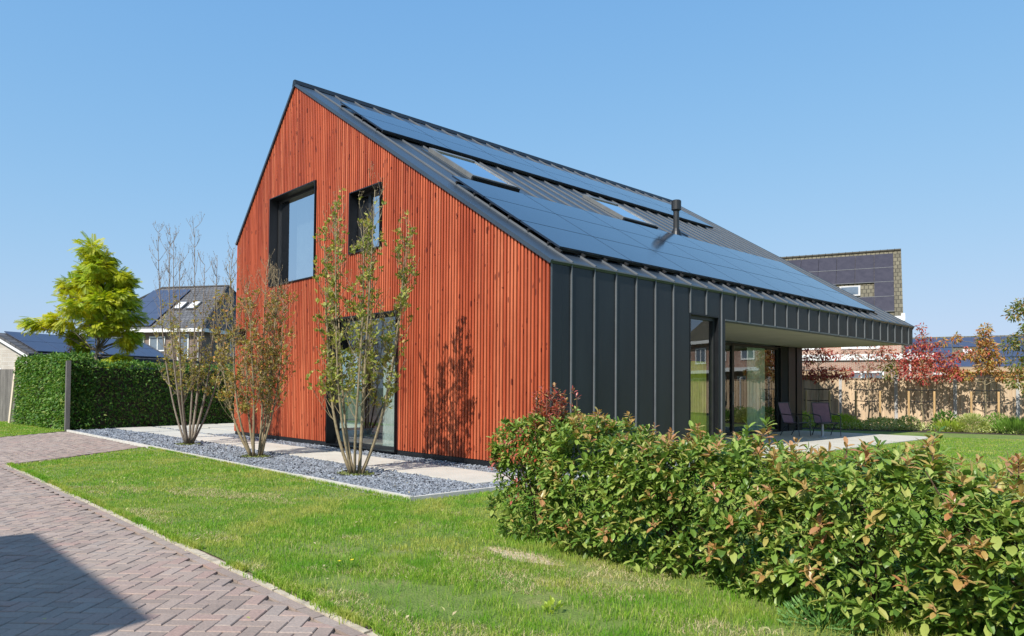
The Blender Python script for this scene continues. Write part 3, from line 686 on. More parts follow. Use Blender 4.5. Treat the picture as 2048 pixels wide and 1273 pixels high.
# curtains inside
def curtain(name, label, pts, z0, z1, m, amp=.035, wl=.16):
    mb = MB(); a, b = np.array(pts[0]), np.array(pts[1]); L = np.linalg.norm(b - a); d = (b - a) / L; nn = np.array([-d[1], d[0]]); k = int(L / .02)
    pr = [a + d * (L * i / k) + nn * amp * math.sin(i * L / k / wl * 6.28 + .6 * math.sin(i * .07)) for i in range(k + 1)]
    for p, q in zip(pr[:-1], pr[1:]): mb.face([(p[0], p[1], z0), (q[0], q[1], z0), (q[0], q[1], z1), (p[0], p[1], z1)])
    for p, q in zip(pr[:-1], pr[1:]):
        p = p + nn * .004; q = q + nn * .004; mb.face([(q[0], q[1], z0), (p[0], p[1], z0), (p[0], p[1], z1), (q[0], q[1], z1)])
    o = mb.obj(name, m, smooth=True, loc=(*a, z0)); return tag(o, label, 'curtain')
curtain('curtain', 'yellow green curtain hanging behind the narrow side window', [(-.26, 4.12), (-.26, 5.02)], .06, 2.0, M['curtainy'])
curtain('curtain', 'pale green curtain hanging behind the sliding glass wall', [(-3.72, 13.1), (-3.72, 14.2)], .06, 2.8, M['curtaing'])
curtain('curtain', 'pale curtain drawn behind the large upper gable window', [(-10.1, .62), (-8.0, .62)], 4.0, 6.45, M['curtain'], .015, .3)
curtain('curtain', 'pale curtain at the right side of the small upper gable window', [(-5.6, .62), (-5.05, .62)], 4.3, 5.85, M['curtain'], .02)
curtain('curtain', 'grey curtain behind the right half of the floor length window', [(-6.0, .75), (-4.45, .75)], .06, 2.95, M['curtain'], .02)

# ============================================================ PLANTS
def multistem(base, seed, H, nst, leafm, leaf_lo, leaf_hi, dens, label, spread=.55, lsize=.075, bark='bark', bias=(0, 0), tws=(1, 2, 2, 3)):
    rs = np.random.RandomState(seed); rnd = random.Random(seed)
    t = thing('multi_stem_shrub', label, 'shrub', (*base, 0), 'multi stem shrubs in the gravel bed')
    tb, tw = MB(), MB(); LP, LD = [], []; o = np.array([*base, 0.])
    def addleaf(p, d, z): 
        if leaf_lo < z < leaf_hi and rnd.random() < dens * (1.25 - .95 * max(0, (z - leaf_lo) / (leaf_hi - leaf_lo)) ** 1.3):
            for _ in range(rnd.randint(2, 4)):
                q = unit(1, rs)[0]; q[2] = abs(q[2]) * .5 + .1; LP.append(p + unit(1, rs)[0] * .02); LD.append(q + d * .3)
    def twig(p, d, l, r, lev):
        pts = [p]; n = 5
        for i in range(n):
            d = d + unit(1, rs)[0] * .10 + np.array([0, 0, .22]); d /= np.linalg.norm(d); pts.append(pts[-1] + d * l / n)
        tw.tube(pts, [r * (1 - .6 * i / n) for i in range(n + 1)], 4 if lev else 5, cap=False)
        for i in range(1, n + 1):
            if lev < 2 and rnd.random() < (.6 if lev == 0 else .35):
                a = unit(1, rs)[0]; a[2] = .55; a /= np.linalg.norm(a); twig(pts[i], (a * .9 + d * .4), l * rnd.uniform(.35, .6), r * .55, lev + 1)
            for _ in range(2): addleaf(pts[i] + unit(1, rs)[0] * .04, d, pts[i][2])
        if rnd.random() < .8: # bud at the tip
            e = pts[-1]; tw.tube([e, e + d * .012, e + d * .03], [r * .5, r * 1.4 + .002, .001], 4)
    for s in range(nst):
        az = 2 * math.pi * (s + rnd.uniform(-.25, .25)) / nst; sp = spread * rnd.uniform(.45, 1.15) * (1 if s else .2); h = H * (rnd.uniform(.80, 1) if s else 1)
        p = o + np.array([math.cos(az), math.sin(az), 0]) * .07; n = 22; pts = []; kx, ky = rnd.uniform(-.03, .03), rnd.uniform(-.03, .03); w1 = rnd.uniform(0, 6)
        for i in range(n + 1):
            f = i / n; rr = sp * (1 - math.exp(-2.6 * f)) * 1.08
            pts.append(np.array([p[0] + math.cos(az) * rr + kx * math.sin(5 * f + w1) + bias[0] * f, p[1] + math.sin(az) * rr + ky * math.sin(6 * f + w1) + bias[1] * f, h * f]))
        r0 = rnd.uniform(.019, .034); tb.tube(pts, [r0 * (1 - .93 * (i / n) ** .8) + .003 for i in range(n + 1)], 7)
        for i in range(5, n + 1):
            for _ in range(rnd.choice(tws)):
                a = rnd.uniform(0, 6.28); l = rnd.uniform(.25, .62) * (1.25 - .6 * i / n); d = np.array([math.cos(a), math.sin(a), .75]); twig(pts[i], d / np.linalg.norm(d), l, .006, 0)
    bo = tb.obj('stem', M[bark], t, smooth=True); tw.obj('twig', M['barkgrey' if bark == 'barkgrey' else 'bark'], t)
    if LP:
        LP, LD = np.array(LP), np.array(LD); k = len(LP); scatter('foliage', *LEAF, LP, LD, RS.uniform(.6, 1.25, k) * lsize, leafm, t, roll=RS.uniform(-1.2, 1.2, k), width=RS.uniform(.8, 1.5, k) * lsize)
    print(label, len(LP))
    return t
multistem((-2.10, -2.28), 11, 4.6, 8, M['greenolive'], 1.05, 4.5, .085, 'tallest leafy multi stem shrub in front of the floor length window', .60, .088, bias=(0, .15), tws=(1, 1, 2, 2))
multistem((-5.88, -2.28), 23, 3.75, 8, M['rust'], .75, 3.4, .07, 'rusty leaved multi stem shrub in the middle of the gravel bed', .72, .078)
multistem((-9.83, -2.20), 37, 5.2, 8, M['olive'], .95, 3.4, .11, 'nearly bare tall multi stem shrub farthest left in the gravel bed', .85, .075, bark='barkgrey', tws=(1, 1, 2, 2))
for i, (tx, ty) in enumerate(((-2.10, -2.28), (-5.88, -2.28), (-9.83, -2.2))):
    a = RS.uniform(0, 6.28, 700); r_ = np.sqrt(RS.uniform(0, 1, 700)); q = np.c_[tx + np.cos(a) * r_ * .36, ty - .02 + np.sin(a) * r_ * .27]
    n = len(q); pb = np.c_[q, RS.uniform(0, .02, n)]; d = unit(n); d[:, 2] = abs(d[:, 2]) + .3
    tag(scatter('moss', *SMALL, pb, d, RS.uniform(.015, .045, n), M['moss']), kind='stuff')
    mb = MB(); pts = [(tx + .46 * math.cos(t), ty + .33 * math.sin(t), .018 + .012 * math.sin(3 * t)) for t in np.linspace(R(150), R(395), 26)]; mb.tube(pts, .011, 6)
    o = mb.obj('root_barrier', M['rubber'], None, loc=(tx, ty, 0)); tag(o, ('black curved edging strip at the foot of the tallest shrub', 'black curved edging strip at the foot of the middle rusty shrub', 'black curved edging strip at the foot of the bare left shrub')[i], 'edging strip', 'black edging strips round the shrubs')

# ---------- photinia hedge in the foreground
def rosettes(P, D, n_lo, n_hi, size, m, name, parent, young=None, rs=RS):
    LPs, LDs, LS = [], [], []
    for p, d in zip(P, D):
        d = d / np.linalg.norm(d); k = rs.randint(n_lo, n_hi); a = np.cross(d, (.3, .5, .8)); a /= np.linalg.norm(a); b = np.cross(d, a); ph = rs.uniform(0, 6.28); L = size * rs.uniform(.8, 1.2)
        for i in range(k):
            t = ph + i * 2.4; op = .42 + 1.05 * (1 - i / k)     # outer leaves open wide, inner ones stand up
            v = d * math.cos(op) + (a * math.cos(t) + b * math.sin(t)) * math.sin(op)
            LPs.append(p - d * (.05 * (1 - i / k))); LDs.append(v); LS.append(L * rs.uniform(.6, 1.15) * (1.1 - .45 * i / k))
    LPs, LDs, LS = map(np.array, (LPs, LDs, LS))
    k = len(LPs); return scatter(name, *BIGLEAF, LPs, LDs, LS, m, parent, roll=rs.uniform(-.3, .3, k), width=LS * rs.uniform(.9, 1.3, k))
def topz(x):
    return np.interp(x, [3.0, 3.25, 3.55, 3.9, 4.4, 5.2, 6, 7, 9], [1.02, 1.22, 1.16, 1.06, 1.0, .97, .96, .93, .95]) + .045 * np.sin(x * 5.1) + .04 * np.sin(x * 12.7 + 1)
def hedge_pts(x0, x1, n, rs, yf=-3.97, yb=-2.95):
    P, D = [], []
    while len(P) < n:
        x = rs.uniform(x0, x1); face = rs.choice(4, p=[.52, .33, .08, .07]); h = topz(x); bul = .07 * math.sin(x * 3.3) + .05 * math.sin(x * 7.9 + 2)
        if face == 0: z = rs.uniform(.03, 1) ** .85 * h; zz = z / h; y = yf - .06 * max(0, x - 4.2) - bul * 1.3 - .05 * math.sin(z * 9 + x * 4) + .2 * max(0, .3 - zz) + .18 * max(0, zz - .75) * 2 + abs(rs.normal(0, .09)) * 1.2; d = np.array([rs.normal(0, .45), -.8, .55 + .5 * rs.rand()])
        elif face == 1: y = rs.uniform(yf + .1 - .06 * max(0, x - 4.2), yb); z = h - abs(rs.normal(0, .07)) - .25 * max(0, abs((y - (yf + yb) / 2) / .5) - .6); d = np.array([rs.normal(0, .35), rs.normal(-.2, .35), 1])
        elif face == 2: y = yb + rs.normal(0, .05); z = rs.uniform(.15, h); d = np.array([rs.normal(0, .4), .8, .6])
        else: y = rs.uniform(yf, yb); z = rs.uniform(.1, h); x = x0 + abs(rs.normal(0, .1)) if x0 < 3.5 else x; d = np.array([-.8, rs.normal(0, .3), .7])
        P.append((x, y, z)); D.append(d + rs.normal(0, .14, 3))
    return np.array(P), np.array(D)
rs = np.random.RandomState(5)
hedge = thing('photinia_hedge', 'broad leaved evergreen hedge with orange shoots across the right foreground', 'hedge', (6, -3.5, 0))
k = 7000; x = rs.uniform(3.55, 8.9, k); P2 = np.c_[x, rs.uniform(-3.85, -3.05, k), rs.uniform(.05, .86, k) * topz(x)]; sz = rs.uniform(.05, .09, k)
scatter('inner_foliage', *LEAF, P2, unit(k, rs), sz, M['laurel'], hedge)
x = rs.uniform(3.6, 8.8, 190); yy = rs.uniform(-4.02, -3.0, 190); f = rs.rand(190); yy = np.where(f < .35, -4.04 - .06 * np.maximum(0, x - 4.2) + rs.normal(0, .04, 190), yy); zz = np.where(f < .35, rs.uniform(.25, .9, 190), topz(x) + rs.uniform(-.02, .06, 190))
D2 = np.c_[rs.normal(0, .3, 190), np.where(f < .35, -.8, rs.normal(-.1, .3, 190)), np.full(190, .9)]
PY = np.c_[x, yy, zz]
def stems(t, x0, x1, n, rs, name='stem', extra=None):
    mb = extra or MB()
    for _ in range(n):
        x = rs.uniform(x0, x1); y = rs.normal(-3.5, .07); p = np.array([x, y, -.02]); d = np.array([rs.normal(0, .3), rs.normal(0, .12), 1.]); pts = [p]
        for i in range(6): d = d + rs.normal(0, .1, 3); d /= np.linalg.norm(d); pts.append(pts[-1] + d * .13)
        mb.tube(pts, [.013 * (1 - .12 * i) for i in range(7)], 5)
        for i in (2, 3, 4, 5):
            e = rs.normal(0, 1, 3); e[2] = abs(e[2]) * .5 + .4; e /= np.linalg.norm(e); mb.tube([pts[i], pts[i] + e * .2, pts[i] + e * .36 + np.array([0, 0, .06])], [.007, .005, .003], 4)
    # leggy shoots that hold the tips above the clipped top
    mb.obj(name, M['twig'], t)
# raised shoots on top of the hedge
P, D, SP = [], [], MB()
for x in list(rs.uniform(3.7, 8.8, 46)):
    y = rs.uniform(-3.8, -3.1); h = topz(x) - .08; top = h + rs.uniform(.10, .22); e = rs.normal(0, .05, 2); SP.tube([(x, y, h - .1), (x + e[0] * .5, y + e[1] * .5, (h + top) / 2), (x + e[0], y + e[1], top)], [.005, .004, .003], 4)
    for zf in (.35, .7, 1): P.append((x + e[0] * zf, y + e[1] * zf, h + (top - h) * zf)); D.append((rs.normal(0, .25), rs.normal(0, .25), 1))
P, D = np.array(P), np.array(D); young = rs.rand(len(P)) < .6
P0, D0 = hedge_pts(3.55, 8.9, 2400, rs); rosettes(np.concatenate([P0, P[~young]]), np.concatenate([D0, D[~young]]), 6, 11, .098, M['photinia'], 'foliage', hedge, rs=rs)
rosettes(np.concatenate([PY, P[young]]), np.concatenate([D2, D[young]]), 6, 10, .082, M['photred'], 'young_foliage', hedge, rs=rs); stems(hedge, 3.7, 8.8, 42, rs, extra=SP)
sh = thing('photinia_shrub', 'taller bushy shrub with crimson tips at the left end of the hedge', 'shrub', (3.25, -3.45, 0))
P, D = hedge_pts(2.92, 3.62, 420, rs, -3.92, -3.0)
rosettes(P, D, 7, 11, .080, M['photinia'], 'foliage', sh, rs=rs)
P, D = [], []; SP = MB()
for _ in range(44):
    x = rs.normal(3.40, .13); y = rs.normal(-3.55, .14); h = 1.05; top = 1.05 + max(.08, .40 - abs(x - 3.40) * 1.1) * rs.uniform(.5, 1.05)
    SP.tube([(x, y, h - .25), (x + .01, y, (h + top) / 2), (x + rs.normal(0, .02), y, top)], [.005, .004, .003], 4)
    for zf in (.25, .6, 1): P.append((x, y, h - .05 + (top - h + .05) * zf)); D.append((rs.normal(0, .3), rs.normal(0, .3), 1))
for _ in range(9): P.append((rs.uniform(2.92, 3.6), -3.95 + rs.normal(0, .04), rs.uniform(.35, 1.05))); D.append((rs.normal(0, .3), -.8, .8))
rosettes(np.array(P), np.array(D), 6, 10, .062, M['photcrimson'], 'young_foliage', sh, rs=rs)
k = 1500; x = rs.uniform(2.95, 3.6, k); P2 = np.c_[x, rs.uniform(-3.85, -3.05, k), rs.uniform(.05, .88, k) * topz(x)]
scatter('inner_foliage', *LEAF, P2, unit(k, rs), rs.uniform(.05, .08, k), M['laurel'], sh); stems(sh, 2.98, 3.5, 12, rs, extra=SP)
# blue green feathery weed and small flowers in the near grass
def clump(name, label, cat, c, r_, h, n, m, size, tpl=SMALL, flowers=None, group=None, rs=RS, width=None, up=.6, stemm='blade'):
    t = thing(name, label, cat, (c[0], c[1], 0), group); u_ = unit(n, rs); rad = rs.uniform(.55, 1, n) ** .5
    P = np.c_[c[0] + u_[:, 0] * r_ * rad, c[1] + u_[:, 1] * r_ * rad, abs(u_[:, 2]) * h * rad + rs.uniform(0, .03, n)]
    D = u_.copy(); D[:, 2] = abs(D[:, 2]) + up; s = rs.uniform(.6, 1.3, n) * size
    scatter('foliage', *tpl, P, D, s, m, t, roll=rs.uniform(-1, 1, n), width=None if width is None else s * width)
    mb = MB()
    for i in range(min(n // 12, 40)): p = P[i * 7 % n]; mb.tube([(c[0] + (p[0] - c[0]) * .15, c[1] + (p[1] - c[1]) * .15, 0), tuple(p)], [.006, .003], 4, cap=False)
    mb.obj('stem', M['twig'] if stemm == 'twig' else m, t)
    if flowers:
        fp = P[P[:, 2] > h * .5][:flowers[1]] + np.array([0, 0, size * .7]); fv = np.repeat(fp, 4, 0) + np.tile(np.array([[.01, 0, 0], [0, .01, 0], [-.01, 0, 0], [0, -.01, 0]]) * flowers[2], (len(fp), 1))
        a = np.arange(4) * 1.57; PP = np.repeat(fp, 5, 0); DD = np.c_[np.cos(np.tile(np.arange(5) * 1.257, len(fp))), np.sin(np.tile(np.arange(5) * 1.257, len(fp))), np.full(len(PP), .35)]
        for i_ in range(len(fp)): scatter('flower', *SMALL, PP[i_ * 5:i_ * 5 + 5] - np.c_[DD[i_ * 5:i_ * 5 + 5, :2] * .002, np.zeros(5)], DD[i_ * 5:i_ * 5 + 5], .02 * flowers[2], flowers[0], t)
    return t
clump('feathery_weed', 'blue green feathery weed in the grass below the hedge', 'weed', (6.2, -4.12), .26, .13, 420, M['bluegreen'], .045, up=.35, width=.5, rs=rs)
clump('leafy_weed', 'small bright green leafy weed in the near lawn', 'weed', (4.95, -5.15), .05, .04, 30, M['lime'], .04, rs=rs)
clump('dandelion', 'small dandelion clump with yellow flowers on the lawn near the road', 'weed', (3.15, -5.55), .08, .06, 70, M['blade'], .045, rs=rs, width=.35, flowers=(M['yellowflower'], 3, 1.0))

# ---------- clipped hedges on the left
def leafwall(name, label, a, b, h, th, n, m, size, side=1, rs=RS):
    a, b = np.array(a), np.array(b); L = np.linalg.norm(b - a); d = (b - a) / L; nn = np.array([-d[1], d[0]]) * side
    t = thing(name, label, 'hedge', (*((a + b) / 2), 0)); mb = MB(frame((*a, 0), d, nn)); mb.box(.12, L - .12, -th + .1, -.1, 0, h - .15); mb.obj('dark_core', M['soil'], t)  # solid dark core stands in for the shade inside the hedge
    f = rs.choice(4, n, p=[.66, .18, .08, .08]); u_ = rs.uniform(0, L, n); z = rs.uniform(.02, h, n); w_ = rs.uniform(-th, 0, n)
    bl = .05 * np.sin(u_ * 2.3) * np.sin(z * 3.1 + 1) + rs.normal(0, .035, n)
    w_ = np.where(f == 0, bl, w_); z = np.where(f == 1, h + .04 * np.sin(u_ * 3.7) + rs.normal(0, .035, n), z); u_ = np.where(f == 2, rs.normal(0, .035, n), u_); u_ = np.where(f == 3, L + rs.normal(0, .035, n), u_)
    P = np.c_[a[0] + d[0] * u_ + nn[0] * w_, a[1] + d[1] * u_ + nn[1] * w_, z]
    out = np.where((f == 0)[:, None], np.array([nn[0], nn[1], 0.]), np.where((f == 1)[:, None], np.array([0, 0, 1.]), np.where((f == 2)[:, None], np.array([-d[0], -d[1], 0]), np.array([d[0], d[1], 0]))))
    D = out * .55 + np.array([0, 0, -.35]) + unit(n, rs) * .8
    D = np.where((f == 1)[:, None], out * .5 + unit(n, rs) * .9, D)
    scatter('foliage', *LEAF, P, D, rs.uniform(.6, 1.3, n) * size, m, t, roll=rs.uniform(-.8, .8, n), width=rs.uniform(.7, 1.2, n) * size * 1.25)
    return t
leafwall('leafy_hedge', 'sunlit leafy hedge left of the grey wooden post', (-23.1, -3.62), (-17.72, -3.12), 2.32, .75, 11500, M['laurel'], .112, -1, rs)
leafwall('leafy_hedge', 'shaded leafy hedge running back from the grey wooden post to the red house', (-17.66, -2.98), (-20.3, 7.2), 2.12, .8, 16000, M['laurel'], .112, -1, rs)
mb = MB(); mb.hexa([(-17.66, -3.2, -.05), (-17.53, -3.2, -.05), (-17.53, -3.08, -.05), (-17.66, -3.08, -.05), (-17.66, -3.2, 2.14), (-17.53, -3.2, 2.17), (-17.53, -3.08, 2.17), (-17.66, -3.08, 2.14)])
tag(mb.obj('wooden_post', M['greywood'], loc=(-17.6, -3.14, 0)), 'grey weathered post at the corner between the two hedges', 'post')

# ---------- trees
def tube_tree(mb, p0, p1, r0, r1, wob=.05, n=6, rs=RS, k=6):
    p0, p1 = np.array(p0, float), np.array(p1, float); pts = [p0 + (p1 - p0) * i / n + (rs.normal(0, wob, 3) if 0 < i < n else 0) for i in range(n + 1)]
    mb.tube(pts, [r0 + (r1 - r0) * i / n for i in range(n + 1)], k, cap=False); return pts
t = thing('feathery_leaved_tree', 'yellow green feathery leaved tree rising behind the left hedge', 'tree', (-20.15, -1.75, 0))
tb = MB(); rs = np.random.RandomState(12); c0 = np.array([-20.15, -1.75, 0]); tr = tube_tree(tb, c0, c0 + (0, 0, 5.6), .085, .02, .035, 12, rs, 9)
ri = np.array([cr.x, cr.y, 0]); FP, FD = [], []; fo = np.array([cf.x, cf.y, 0])
blobs = [(0, 6.0, .42), (-.3, 5.6, .42), (.35, 5.75, .3), (-.55, 5.25, .4), (.35, 5.35, .45), (-1.05, 4.85, .35), (-.2, 4.9, .62), (.75, 4.95, .55), (1.1, 5.15, .25), (1.25, 4.35, .4), (.6, 4.25, .6), (-.35, 4.1, .6), (-.95, 4.25, .4), (-1.3, 3.55, .4), (-1.85, 3.45, .32), (-.6, 3.6, .35), (.9, 3.6, .42), (1.3, 3.85, .35), (.45, 3.4, .35), (-.55, 2.75, .22), (1.0, 2.95, .35), (1.0, 2.3, .22), (.6, 2.15, .2), (1.35, 3.1, .3), (-1.0, 3.1, .25)]
for bx, bz, br in blobs:
    for rep in range(2):
        bz += .08 * rep; by = rs.normal(0, .45 if br > .3 else .2); c = c0 + ri * bx * .80 + fo * by + np.array([0, 0, bz]); z0 = max(2.6, bz - .9 - abs(bx) * .25); s = c0 + np.array([0, 0, min(z0, 5.2)]); tube_tree(tb, s, c, .025, .006, .04, 5, rs, 5)
        m_ = int(84 * br / .4 * .9); q = unit(m_, rs); q[:, 2] *= .75; P = c + q * br * .82 * rs.uniform(.3, 1.1, m_)[:, None]; d = (P - c) * 1.2 + np.array([0, 0, -.16]); d[:, :2] += (c - c0)[:2] * .25; FP.append(P); FD.append(d + rs.normal(0, .12, (m_, 3)))
FP, FD = np.concatenate(FP), np.concatenate(FD); k = len(FP); print('fronds', k)
scatter('crown', *frond_template(), FP, FD, rs.uniform(.22, .38, k), M['gled'], t, roll=rs.uniform(-.7, .7, k)); tb.obj('trunk', M['barkgrey'], t, smooth=True)

def leafy(name, label, cat, base, H, crown, m, n, size, seed, group=None, trunk_r=.03, twigs=14, droop=-.3, tr_m='bark', spread_tpl=LEAF, extra=None):
    """crown: list of (right, up, back, r) ellipsoid clumps in the plane facing along the fence"""
    rs = np.random.RandomState(seed); t = thing(name, label, cat, (*base, 0), group); b = np.array([*base, 0.]); tb = MB()
    du = np.array([.93, .37, 0]); dv = np.array([-.37, .93, 0]); tube_tree(tb, b, b + (0, 0, H), trunk_r, trunk_r * .3, .02, 8, rs, 7); vol = sum(c[3] ** 2 for c in crown); LPs, LDs = [], []
    for c in crown:
        cc = b + du * c[0] + dv * c[2] + np.array([0, 0, c[1]]); k = int(n * c[3] ** 2 / vol) + 1; q = unit(k, rs); P = cc + q * np.array([1, 1, .85]) * (c[3] * rs.uniform(.15, 1.12, k) ** .6)[:, None]; LPs.append(P); d = q * .6 + np.array([0, 0, droop]) + unit(k, rs) * .5; LDs.append(d)
        tube_tree(tb, b + (0, 0, min(H, max(.8, c[1] - .35))), cc, .014, .004, .03, 4, rs, 4)
        for _ in range(max(1, int(twigs * c[3]))): e = cc + unit(1, rs)[0] * c[3] * 1.05; tube_tree(tb, cc, e, .006, .002, .02, 3, rs, 4)
    tb.obj('trunk', M[tr_m], t); P, D = np.concatenate(LPs), np.concatenate(LDs); k = len(P)
    if extra:
        sel = extra[1](P - b); scatter('crown', *spread_tpl, P[~sel], D[~sel], rs.uniform(.7, 1.3, (~sel).sum()) * size, m, t, roll=rs.uniform(-1, 1, (~sel).sum())); 
        if sel.any(): scatter('green_foliage', *spread_tpl, P[sel], D[sel], rs.uniform(.7, 1.3, sel.sum()) * size, extra[0], t)
    else: scatter('crown', *spread_tpl, P, D, rs.uniform(.7, 1.3, k) * size, m, t, roll=rs.uniform(-1, 1, k))
    return t
G = 'young autumn coloured trees along the wooden fence'
tri = lambda w, z0, z1, r: [(x * w / 2 * (1 - .72 * f), z0 + (z1 - z0) * f, 0, r * (1 - .45 * f)) for f in (0, .2, .4, .6, .8, 1) for x in ((-1, -.5, 0, .5, 1) if f < .5 else (-.7, 0, .7) if f < .9 else (0,))]
leafy('staked_tree', 'dark red leaved tree nearest the terrace chairs, crown below the overhang', 'tree', (-4.3, 19.7), 3.4, [(-.9, 2.05, 0, .28), (-.45, 2.15, 0, .34), (0, 2.0, 0, .34), (.45, 2.1, 0, .33), (.95, 2.1, 0, .28), (-.35, 2.7, .0, .25), (.2, 2.8, 0, .28), (0, 3.15, 0, .24), (-.5, 3.1, 0, .16), (.65, 2.75, 0, .16)], M['redleaf'], 1500, .13, 1, G)
leafy('staked_tree', 'thin sparse brownish tree with visible branches left of the densest red tree', 'tree', (-2.8, 20.7), 3.1, [(0, 2.2, 0, .4), (-.45, 2.8, 0, .35), (.45, 2.75, 0, .35), (.1, 2.95, 0, .3), (.2, 1.95, 0, .2), (-.8, 2.95, 0, .2), (.85, 2.6, 0, .2)], M['redbrown'], 520, .12, 2, G, twigs=38)
leafy('staked_tree', 'densest crimson tree with a pointed top in front of the fence', 'tree', (-1.15, 21.45), 3.7, tri(2.1, 2.1, 3.5, .34) + [(-1.2, 2.9, 0, .3), (-1.25, 2.4, 0, .26), (1.2, 2.75, 0, .2), (1.5, 2.95, 0, .15), (0, 3.85, 0, .14), (.05, 1.85, 0, .25)], M['redleaf'], 2900, .13, 3, G,
      extra=(M['greenorange'], lambda Q: (Q @ np.array([.93, .37, 0]) < -.85) & (Q[:, 2] < 2.75)))
leafy('staked_tree', 'orange and red layered tree right of the crimson tree', 'tree', (.72, 22.2), 3.7, [(0, 3.7, 0, .2), (-.05, 3.35, 0, .26), (.1, 3.0, 0, .32), (-.3, 2.75, 0, .25), (.3, 2.6, 0, .28), (0, 2.35, 0, .33), (-.6, 2.0, 0, .24), (-1.0, 2.1, 0, .2), (.5, 2.0, 0, .22), (1.0, 2.0, 0, .22), (-.9, 3.4, 0, .16), (-1.3, 3.25, 0, .14), (1.3, 2.25, 0, .18), (-.7, 2.7, 0, .12)], M['orangeleaf'], 2300, .13, 4, G)
leafy('garden_tree', 'tall green and orange leaved tree at the right edge', 'tree', (2.55, 19.6), 4.1, [(-.35, 4.0, 0, .3), (-.1, 4.2, .1, .3), (.2, 3.5, 0, .4), (-.15, 3.1, 0, .35), (-.5, 2.95, 0, .25), (.3, 2.5, 0, .4), (-.3, 2.35, 0, .3), (-.35, 1.75, 0, .28), (.1, 1.5, 0, .3), (.8, 3.8, 0, .4), (.9, 2.9, 0, .45), (.8, 2.0, 0, .4)], M['greenorange'], 2800, .13, 5)
leafy('small_red_shrub', 'small reddish brown shrub showing above the left hedge', 'shrub', (-21.1, -2.2), 3.1, [(0, 2.75, 0, .32), (-.2, 3.0, 0, .22), (.2, 2.5, 0, .35), (-.35, 2.4, 0, .25), (.5, 2.4, 0, .2), (.9, 2.3, 0, .15), (.1, 3.2, 0, .12)], M['redbrown'], 420, .09, 6, twigs=24)
# stakes with their cross bars
def stakes(base, label, gap=.42, h=1.42):
    b = np.array(base); du = np.array([.93, .37])
    for s, wd in ((-1, 'left'), (1, 'right')):
        o = b + du * gap * s; mb = MB(); mb.tube([(o[0], o[1], -.02), (o[0], o[1], h - .04), (o[0], o[1], h)], [.04, .04, .034], 9)
        tag(mb.obj('tree_stake', M['stake'], loc=(*o, 0)), label % wd, 'stake', 'pine stakes beside the young trees')
    o0, o1 = b - du * (gap + .08), b + du * (gap + .08); mb = MB()
    for z in (h + .06, h - .38): mb.tube([(*o0, z), (*((o0 + o1) / 2 + [.02, -.03]), z - .03), (*o1, z)], .017, 5)
    tag(mb.obj('tree_tie', M['rubber'], loc=(*b, h)), label.replace('pine stake', 'pair of black ties').replace('the %s side', 'the trunk').replace('at ', 'round '), 'tree tie', 'black ties holding the young trees')
stakes((-4.3, 19.62), 'pine stake at the %s side of the dark red tree nearest the chairs')
stakes((-2.8, 20.62), 'pine stake at the %s side of the thin sparse brownish tree')
stakes((-1.15, 21.37), 'pine stake at the %s side of the densest crimson tree')
stakes((.72, 22.12), 'pine stake at the %s side of the orange layered tree')
# low planting in front of the fence
rs = np.random.RandomState(77); PG = 'low plants in the bed along the fence'
for nm, lb, c, r_, h, n, m, s, w_, fl in (
    ('yellow_green_shrub', 'bright yellow green mound right behind the patio chairs', (-3.1, 18.9), .75, .52, 1700, 'lime', .07, None, None),
    ('variegated_shrub', 'low pale green mound between the second and third staked trees', (-1.9, 19.6), .85, .42, 1500, 'variegated', .075, None, None),
    ('variegated_shrub', 'rounded cream green mound under the densest crimson tree', (-1.15, 19.9), .5, .50, 900, 'variegated', .07, None, None),
    ('green_shrub', 'dark green low shrub right of the densest crimson tree', (-.1, 20.5), .5, .7, 700, 'laurel', .09, None, None),
    ('strap_leaved_plant', 'fresh green strap leaved plant left of the large variegated mound', (.12, 20.1), .40, .22, 420, 'lime', .26, .10, None),
    ('variegated_shrub', 'largest cream and green variegated mound with white flowers', (.72, 20.45), .62, .62, 1900, 'variegated', .08, None, ('flower', 22, 1.6)),
    ('green_shrub', 'low green plant with pink white flowers between the stakes', (1.35, 20.9), .5, .66, 800, 'blade', .09, .6, ('flower', 14, 2.2)),
    ('ornamental_grass', 'tall arching grass clump near the right edge', (1.95, 20.55), .5, .3, 900, 'blade', .32, .045, None),
    ('green_shrub', 'dark leafy plant at the far right end of the bed', (2.75, 20.9), .6, .75, 1100, 'laurel', .10, None, None),
    ('green_shrub', 'small green shrub left of the patio chairs at the house corner', (-4.5, 18.6), .6, .6, 900, 'lime', .07, None, None)):
    clump(nm, lb, 'plant', c, r_, h, n, M[m], s, flowers=(M[fl[0]], fl[1], fl[2]) if fl else None, group=PG, rs=rs, width=w_, up=.2 if w_ is None else .9)
q = poly_points(BED, 120); q = q[fbm(q, 1.1, 8) > -.3]; n = len(q); d = unit(n); d[:, 2] = abs(d[:, 2]) + .3
tag(scatter('ground_cover', *LEAF, np.c_[q, RS.uniform(0, .22, n)], d, RS.uniform(.05, .12, n), M['variegated'], None), kind='stuff')

